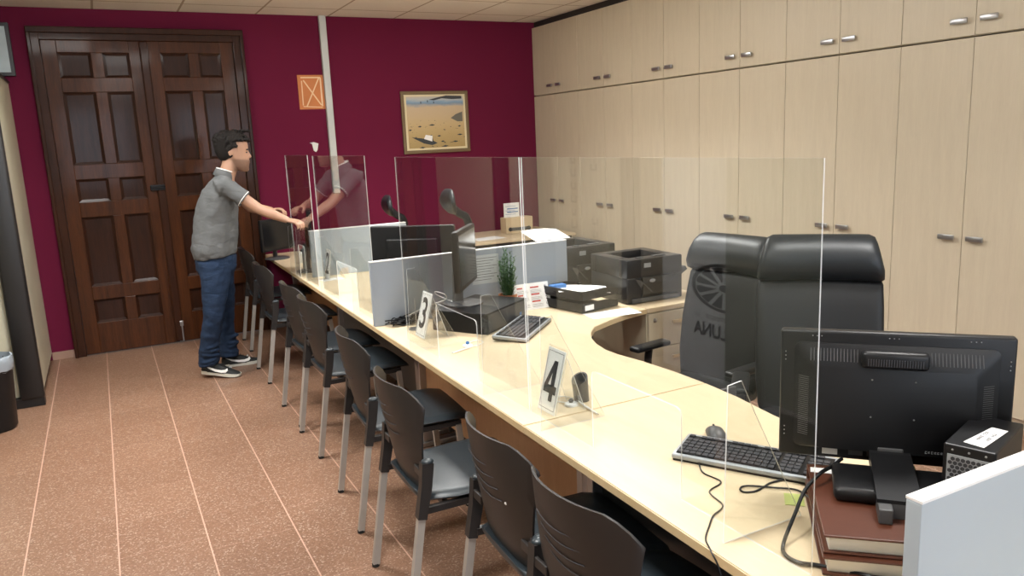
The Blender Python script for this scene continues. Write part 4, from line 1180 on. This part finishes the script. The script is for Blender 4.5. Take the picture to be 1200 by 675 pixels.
M['sole'] = plain('off_white_sole', (.62, .62, .55), .6)

def remesh(o, vox, smooth_it=4, disp=None):
    md = o.modifiers.new('join', 'REMESH'); md.mode = 'VOXEL'; md.voxel_size = vox; md.use_smooth_shade = True
    s = o.modifiers.new('soften', 'SMOOTH'); s.iterations = smooth_it; s.factor = .5
    if disp:
        tx = bpy.data.textures.new(o.name+'_folds', 'CLOUDS'); tx.noise_scale = disp[1]
        d = o.modifiers.new('folds', 'DISPLACE'); d.texture = tx; d.strength = disp[0]; d.mid_level = .5
    bpy.context.view_layer.update()
    me = bpy.data.meshes.new_from_object(o.evaluated_get(bpy.context.evaluated_depsgraph_get()))
    o.modifiers.clear(); old = o.data; o.data = me; bpy.data.meshes.remove(old)
    for p in me.polygons: p.use_smooth = True

def tube_el(bm, rows, side, n=18):
    """rows: (centre, half depth along u, half width along side)"""
    C = [V(r[0]) for r in rows]; rings = []
    side = V(side).normalized()
    for i, r in enumerate(rows):
        t_ = (C[min(i+1, len(C)-1)]-C[max(i-1, 0)]).normalized()
        w = (side-t_*side.dot(t_)).normalized(); u = w.cross(t_)
        rings.append([C[i]+u*(r[1]*cos(2*pi*k/n))+w*(r[2]*sin(2*pi*k/n)) for k in range(n)])
    loft(bm, rings)

P = thing('person', 'man in a grey polo shirt, jeans and black trainers reaching over the counter', 'person', (.72, 6.32, 0))
OFF = V((-.72, -6.32, 0))
FW = V((.985, -.17, 0)); SD = V((.17, .985, 0))      # facing and left-hand (far) side
def pt(x, y, z): return V((x, y, z))+OFF
ns, fs_ = pt(.815, 6.13, 1.485), pt(.88, 6.50, 1.485)
ne, fe = pt(1.03, 6.05, 1.300), pt(1.06, 6.56, 1.275)
nw, fw_ = pt(1.215, 5.965, 1.205), pt(1.185, 6.37, 1.255)
# body
bm = BM()
hc = pt(.918, 6.30, 0)
U = V((.06, 0, 1)).normalized(); HF = (FW - U*FW.dot(U)).normalized()
def hp(h, c): return V((hc.x, hc.y, 1.585))+U*h+HF*c
rows = [(-.008, .072, .018, .018), (.004, .066, .040, .034), (.03, .048, .066, .050), (.06, .036, .084, .060), (.09, .022, .094, .066), (.12, .010, .104, .071), (.15, .004, .110, .074), (.19, -.002, .116, .078), (.23, -.006, .112, .076), (.262, -.010, .090, .064), (.284, -.014, .055, .04), (.294, -.016, .015, .012)]
loft(bm, [[hp(h, c)+HF*(a*cos(2*pi*k/20))+SD*(b_*sin(2*pi*k/20)) for k in range(20)] for h, c, a, b_ in rows])
# nose, brow, lips, ears
loft(bm, [[hp(h, c)+HF*(a*cos(2*pi*k/10))+SD*(b_*sin(2*pi*k/10)) for k in range(10)] for h, c, a, b_ in [(.155, .105, .008, .006), (.13, .114, .012, .008), (.108, .122, .016, .013), (.098, .118, .015, .014), (.092, .11, .006, .008)]])
add_ball(bm, hp(.158, .098), (.016, .045, .010)); add_ball(bm, hp(.066, .112), (.012, .022, .007)); add_ball(bm, hp(.078, .112), (.011, .022, .006)); add_ball(bm, hp(.012, .095), (.022, .022, .02))
for s in (-1, 1):
    c = hp(.135, -.012)+SD*(s*.076); add_ball(bm, c, (.018, .009, .032)); add_ball(bm, c+SD*(s*.006)+HF*-.006, (.012, .007, .024))
# neck and trunk
tube_el(bm, [(pt(.84, 6.31, 1.46), .075, .09), (pt(.862, 6.31, 1.54), .062, .064), (pt(.892, 6.30, 1.61), .060, .060), (pt(.91, 6.30, 1.67), .06, .055)], SD)
tube_el(bm, [(pt(.72, 6.32, .90), .12, .16), (pt(.725, 6.32, 1.0), .13, .165), (pt(.745, 6.32, 1.15), .125, .155), (pt(.785, 6.315, 1.32), .12, .175), (pt(.82, 6.31, 1.43), .10, .18), (pt(.84, 6.31, 1.50), .06, .10)], SD)
# arms (tapered, one surface with the trunk)
def arm(bm, S, E_, W_, k=1.0):
    m1 = S.lerp(E_, .5); m2 = E_.lerp(W_, .35)
    add_tube(bm, [S, m1, E_, m2, W_], [.052*k, .046*k, .040*k, (.041*k), (.026*k, .031*k)], 14)
arm(bm, ns, ne, nw); arm(bm, fs_, fe, fw_)
for S in (ns, fs_): add_ball(bm, S, .058)
# hands
def hand(bm, wr, d, up, tgt, th_side):
    """wr wrist, d hand direction, up back-of-hand normal, th_side sign along lateral for the thumb"""
    d = d.normalized(); lat = d.cross(up).normalized(); up = lat.cross(d).normalized()
    palm = [(wr, .017, .026), (wr+d*.03, .017, .034), (wr+d*.065, .016, .041), (wr+d*.092, .013, .040)]
    loft(bm, [[c+up*(a*cos(2*pi*k/14))+lat*(b_*sin(2*pi*k/14)) for k in range(14)] for c, a, b_ in palm])
    for i, (o_, L) in enumerate(((-.031, .068), (-.0105, .078), (.0105, .072), (.030, .056))):
        o_ *= -th_side
        root = wr+d*.080+lat*o_
        a1, a2, a3 = .35+.06*i, 1.0+.08*i, 1.65+.05*i
        dirs = [(d*cos(a)-up*sin(a)) for a in (a1, a2, a3)]
        spread = lat*(o_*.25)
        p = [root, root+dirs[0]*L*.48+spread*.3]; p.append(p[-1]+dirs[1]*L*.32); p.append(p[-1]+dirs[2]*L*.26)
        add_tube(bm, p, [.0100, .0095, .0085, .0068], 9)
        for q, r_ in zip(p[1:], (.0098, .0088, .0068)): add_ball(bm, q, r_, 1)
    tr = wr+d*.028+lat*(.024*th_side)
    p = [tr, tr+(d*.55+lat*.75*th_side-up*.35).normalized()*.038]
    p.append(p[-1]+(d*.75+lat*.15*th_side-up*.65).normalized()*.032); p.append(p[-1]+(d*.6-lat*.25*th_side-up*.75).normalized()*.024)
    add_tube(bm, p, [.0135, .0115, .0100, .0078], 9)
    for q, r_ in zip(p[1:], (.0115, .0098, .0078)): add_ball(bm, q, r_, 1)
hand(bm, nw, V((.085, -.08, -.02)), V((.1, -.25, 1)), None, -1)
hand(bm, fw_, V((.085, -.075, .005)), V((.2, .25, 1)), None, 1)
# legs under the jeans
body = obj('body', bm, M['skin'], P)
remesh(body, .0055, 3)
# eyes
bm = BM()
for s in (-1, 1): add_ball(bm, hp(.138, .100)+SD*(s*.031), (.008, .011, .006), 2)
obj('eye', bm, M['ink'], P, True)
bm = BM()
for s in (-1, 1): add_ball(bm, hp(.160, .106)+SD*(s*.032), (.008, .022, .006), 2)
obj('eyebrow', bm, M['hair'], P, True)
# hair: short curly mass
bm = BM(); random.seed(11)
capr = []
for h_, c_, a_, b_ in [(.215, -.006, .117, .082), (.235, -.007, .116, .082), (.262, -.010, .098, .072), (.286, -.014, .066, .050), (.300, -.016, .02, .016)]:
    capr.append([hp(h_, c_-.004)+HF*(a_*cos(2*pi*k/20))+SD*(b_*sin(2*pi*k/20)) for k in range(20)])
loft(bm, capr)
capr = []
for h_, c_, a_, b_ in [(.075, -.055, .035, .050), (.10, -.050, .060, .070), (.14, -.052, .076, .080), (.19, -.052, .080, .084), (.23, -.045, .085, .084)]:
    capr.append([hp(h_, c_)+HF*(a_*cos(2*pi*k/20))+SD*(b_*sin(2*pi*k/20)) for k in range(20)])
loft(bm, capr)
for k in range(620):
    th = random.uniform(0, 2*pi); h = random.uniform(.10, .30)
    ix = 0
    for i in range(len(rows)-1):
        if rows[i][0] <= h <= rows[i+1][0]: ix = i
    f = min(1, max(0, (h-rows[ix][0])/max(1e-4, rows[ix+1][0]-rows[ix][0]))); cc, aa, bb = [rows[ix][q]*(1-f)+rows[ix+1][q]*f for q in (1, 2, 3)]
    front = cos(th)
    if front > .35 and h < .225: continue
    if -.15 < front <= .45 and h < .175: continue
    if front <= -.15 and h < .075: continue
    g = .004 + (.012 if h > .22 else .006 if h > .15 else 0)
    p = hp(h, cc)+HF*((aa+g)*front)+SD*((bb+g*.7)*sin(th)); add_ball(bm, p, random.uniform(.010, .016), 1)
hair = obj('hair', bm, M['hair'], P); remesh(hair, .0055, 1)
# polo shirt
bm = BM()
tube_el(bm, [(pt(.722, 6.32, .945), .158, .188), (pt(.716, 6.32, 1.0), .168, .195), (pt(.738, 6.32, 1.10), .166, .192), (pt(.752, 6.32, 1.2), .160, .19), (pt(.775, 6.32, 1.31), .150, .20), (pt(.805, 6.315, 1.41), .132, .205), (pt(.828, 6.31, 1.48), .098, .175), (pt(.848, 6.31, 1.53), .068, .10), (pt(.858, 6.31, 1.56), .062, .072)], SD, 22)
for S, E_ in ((ns, ne), (fs_, fe)):
    add_tube(bm, [S+V((-.06, 0, -.02)), S, S.lerp(E_, .55)], [.07, .070, .064], 16); add_ball(bm, S, .071)
shirt = obj('polo_shirt', bm, M['polo'], P); remesh(shirt, .009, 5, (.018, .09))
bm = BM()
tube_el(bm, [(pt(.838, 6.31, 1.535), .078, .085), (pt(.862, 6.305, 1.59), .068, .072)], SD, 20)
bmesh.ops.delete(bm, geom=[f for f in bm.faces if len(f.verts) > 4], context='FACES')
co = obj('collar', bm, M['polo'], P, True); sm = co.modifiers.new('t', 'SOLIDIFY'); sm.thickness = .005
bm = BM(); tube_el(bm, [(pt(.8615, 6.305, 1.587), .0705, .0745), (pt(.864, 6.305, 1.594), .0695, .0735)], SD, 20)
obj('collar_stripe', bm, M['white'], co, True)
for S, E_ in ((ns, ne), (fs_, fe)):
    d = (E_-S)
    bm = BM(); add_tube(bm, [S+d*.555, S+d*.575], .0655, 20); q = obj('sleeve_stripe', bm, M['white'], shirt, True)
    bm = BM(); add_tube(bm, [S+d*.50, S+d*.60], [.066, .0652], 20); obj('sleeve_hem', bm, M['polo'], shirt, True)
# jeans
bm = BM()
tube_el(bm, [(pt(.725, 6.32, 1.0), .140, .172), (pt(.722, 6.325, .93), .152, .180), (pt(.718, 6.33, .86), .150, .182), (pt(.716, 6.335, .80), .12, .16)], SD, 22)
tube_el(bm, [(pt(.705, 6.24, .90), .125, .10), (pt(.69, 6.23, .78), .108, .098), (pt(.665, 6.225, .62), .088, .084), (pt(.648, 6.225, .50), .074, .074), (pt(.615, 6.26, .36), .072, .072), (pt(.588, 6.31, .22), .072, .070), (pt(.580, 6.335, .11), .076, .072)], SD, 18)
tube_el(bm, [(pt(.745, 6.42, .90), .12, .10), (pt(.755, 6.45, .78), .105, .096), (pt(.765, 6.48, .62), .088, .082), (pt(.765, 6.50, .50), .074, .074), (pt(.755, 6.52, .36), .070, .070), (pt(.755, 6.535, .22), .070, .068), (pt(.76, 6.54, .10), .074, .072)], SD, 18)
for cx, cy_, base_ in ((.588, 6.32, .12), (.758, 6.537, .11)):
    for k in range(5):
        z = base_+.035*k+random.uniform(-.005, .005); tilt = random.uniform(-.02, .02)
        rg = [pt(cx+.071*cos(a)+.004*k, cy_+.069*sin(a)-.008*k*(1 if cx < .7 else 0), z+tilt*cos(a)) for a in [2*pi*q/16 for q in range(17)]]
        add_tube(bm, rg, .010, 6)
jeans = obj('jeans', bm, M['denim'], P); remesh(jeans, .009, 3, (.014, .06))
# shoes
def shoe(c, ang, pitch, name_lab):
    """c = ball-of-foot ground point; local +X toe"""
    sh = bpy.data.objects.new('shoe', None); 
    Rm = Matrix.Translation(V(c)+OFF) @ Matrix.Rotation(ang, 4, 'Z') @ Matrix.Rotation(pitch, 4, 'Y')
    bpy.data.objects.remove(sh)
    out = [(.105, .0), (.100, .030), (.075, .047), (.03, .052), (-.03, .044), (-.09, .040), (-.15, .040), (-.19, .034), (-.205, .012), (-.205, -.012), (-.19, -.034), (-.15, -.038), (-.09, -.036), (-.03, -.042), (.03, -.048), (.075, -.044), (.100, -.028)]
    # upper: profile rings over the length
    bm = BM(); rings = []
    for x, w, h, zb_ in [(-.200, .020, .07, .026), (-.190, .034, .085, .024), (-.150, .038, .092, .022), (-.09, .040, .095, .022), (-.04, .042, .080, .022), (.0, .045, .062, .021), (.05, .046, .045, .021), (.085, .036, .036, .022), (.102, .016, .026, .024)]:
        rings.append([V((x, w*math.copysign(abs(cos(a))**.8, cos(a)), zb_+max(0, (h-zb_)*(sin(a) if sin(a) > 0 else 0)))) for a in [2*pi*k/18 for k in range(18)]])
    loft(bm, rings); bm.transform(Rm)
    up_ = obj('shoe', bm, M['shoe'], P, 60)
    bm = BM(); add_prism(bm, out[::-1], 0, .026); 
    for v_ in bm.verts:
        if v_.co.x > .05 and v_.co.z < .01: v_.co.z += (v_.co.x-.05)*.18
    bm.transform(Rm); obj('sole', bm, M['sole'], up_, True, label='off-white rubber sole')
    # curved tick on both flanks
    for s in (-1, 1):
        sw = [(-.175, .080), (-.13, .052), (-.08, .036), (-.03, .030), (.005, .036), (.018, .052), (.012, .070), (-.002, .056), (-.03, .050), (-.07, .052), (-.12, .062)]
        bm = BM(); 
        pts = [V((x, s*(.0415 if x < -.08 else .0455+.0005), z)) for x, z in [(p[0], p[1]) for p in sw]]
        for q in pts: q.y = s*(.0440-.35*max(0, q.z-.045))
        prism_dir(bm, pts, (0, s*.0035, 0)); bm.transform(Rm); obj('tick_mark', bm, M['white'], up_, label='white curved tick')
    bm = BM()
    for k in range(4): add_tube(bm, [(-.055+.022*k, -.022, .088-.012*k), (-.048+.022*k, .022, .088-.012*k)], .0028, 6)
    bm.transform(Rm); obj('laces', bm, M['ink'], up_, True)
shoe((.70, 6.26, .012), face((.80, -.47)), .13, '')
shoe((.90, 6.555, .0), face((.97, .02)), .02, '')

# ------------------------------------------------------------------ ceiling lights
lampspots = [(0.13+.67/2+.67*i, 7.34-.67*3.5-.67*k) for i, k in ((0, 1), (3, 1), (0, 5), (3, 5), (0, 9), (3, 9), (-1, -1), (3, -1))]  # last two lamps added to brighten the cream cabinet and far cupboards
for i, (x, y) in enumerate(lampspots):
    t = thing('ceiling_light', 'square ceiling light with a dropped diffuser, out of the frame, above the ' + ('far desks', 'cupboards near the printers', 'near visitor chairs', 'leather chairs', 'space behind the camera at left', 'space behind the camera at right', 'cream cabinet by the old door, added to brighten that side', 'far cupboards and the back wall, added to brighten the cupboards')[i], 'lamp', (x, y, ZC-.03), 0, 'square ceiling lights')
    bm = BM()
    for a, b_ in (((-.31, -.31, 0), (.31, -.28, .029)), ((-.31, .28, 0), (.31, .31, .029)), ((-.31, -.28, 0), (-.28, .28, .029)), ((.28, -.28, 0), (.31, .28, .029))): box2(bm, a, b_)
    obj('frame', bm, M['white_plastic'], t)
    bm = BM(); box2(bm, (-.28, -.28, -.07), (.28, .28, .028), .01); obj('diffuser', bm, M['lamp'], t)  # box shaped to hang below the ceiling so its sides brighten it
    L = bpy.data.lights.new('panel_light', 'AREA'); L.shape = 'SQUARE'; L.size = .55; L.energy = (25, 24, 27, 14, 8, 3, 19, 27)[i]; L.color = (1, .985, .955); L.spread = radians(125)
    lo = bpy.data.objects.new('panel_light', L); COL.objects.link(lo); lo.parent = t; lo.location = (0, 0, -.075)

# daylight through the windows behind the camera
for x, w in ((.075, 1.2), (2.375, 1.5)):
    L = bpy.data.lights.new('window_light', 'AREA'); L.shape = 'RECTANGLE'; L.size = w; L.size_y = 1.5; L.energy = 9; L.color = (.78, .88, 1.0)
    lo = bpy.data.objects.new('window_light', L); COL.objects.link(lo); lo.location = (x, YF+.02, 1.93); lo.rotation_euler = (pi/2, 0, 0)
    lo.rotation_euler = (-pi/2, 0, pi) if 0 else (pi/2, 0, 0)
    lo.rotation_euler = V((0, 1, 0)).to_track_quat('-Z', 'Z').to_euler()

# ------------------------------------------------------------------ world, camera
w = bpy.data.worlds.new('world'); SC.world = w; w.use_nodes = True
w.node_tree.nodes['Background'].inputs[0].default_value = (.8, .85, .9, 1); w.node_tree.nodes['Background'].inputs[1].default_value = .15
H_, YAW, PIT, ROL, F_ = 1.7362, .4775, .1902, -.045, 913.4
f = V((sin(YAW)*cos(PIT), cos(YAW)*cos(PIT), -sin(PIT))); rt = V((cos(YAW), -sin(YAW), 0)); up = rt.cross(f)
r2 = rt*cos(ROL)+up*sin(ROL); u2 = -rt*sin(ROL)+up*cos(ROL)
cam = bpy.data.cameras.new('camera'); co_ = bpy.data.objects.new('camera', cam); COL.objects.link(co_)
mm = Matrix((r2, u2, -f)).transposed().to_4x4(); mm.translation = V((0, 0, H_)); co_.matrix_world = mm
cam.sensor_width = 36; cam.lens = F_/1200*36; cam.clip_start = .05
SC.camera = co_
SC.view_settings.view_transform = 'Standard'; SC.view_settings.look = 'None'; SC.view_settings.gamma = 1; SC.view_settings.exposure = .32
SC.view_settings.use_curve_mapping = False
SC.cycles.max_bounces = 10; SC.cycles.transparent_max_bounces = 40; SC.cycles.use_denoising = True
SC.cycles.caustics_reflective = False; SC.cycles.caustics_refractive = False; SC.cycles.sample_clamp_indirect = 6
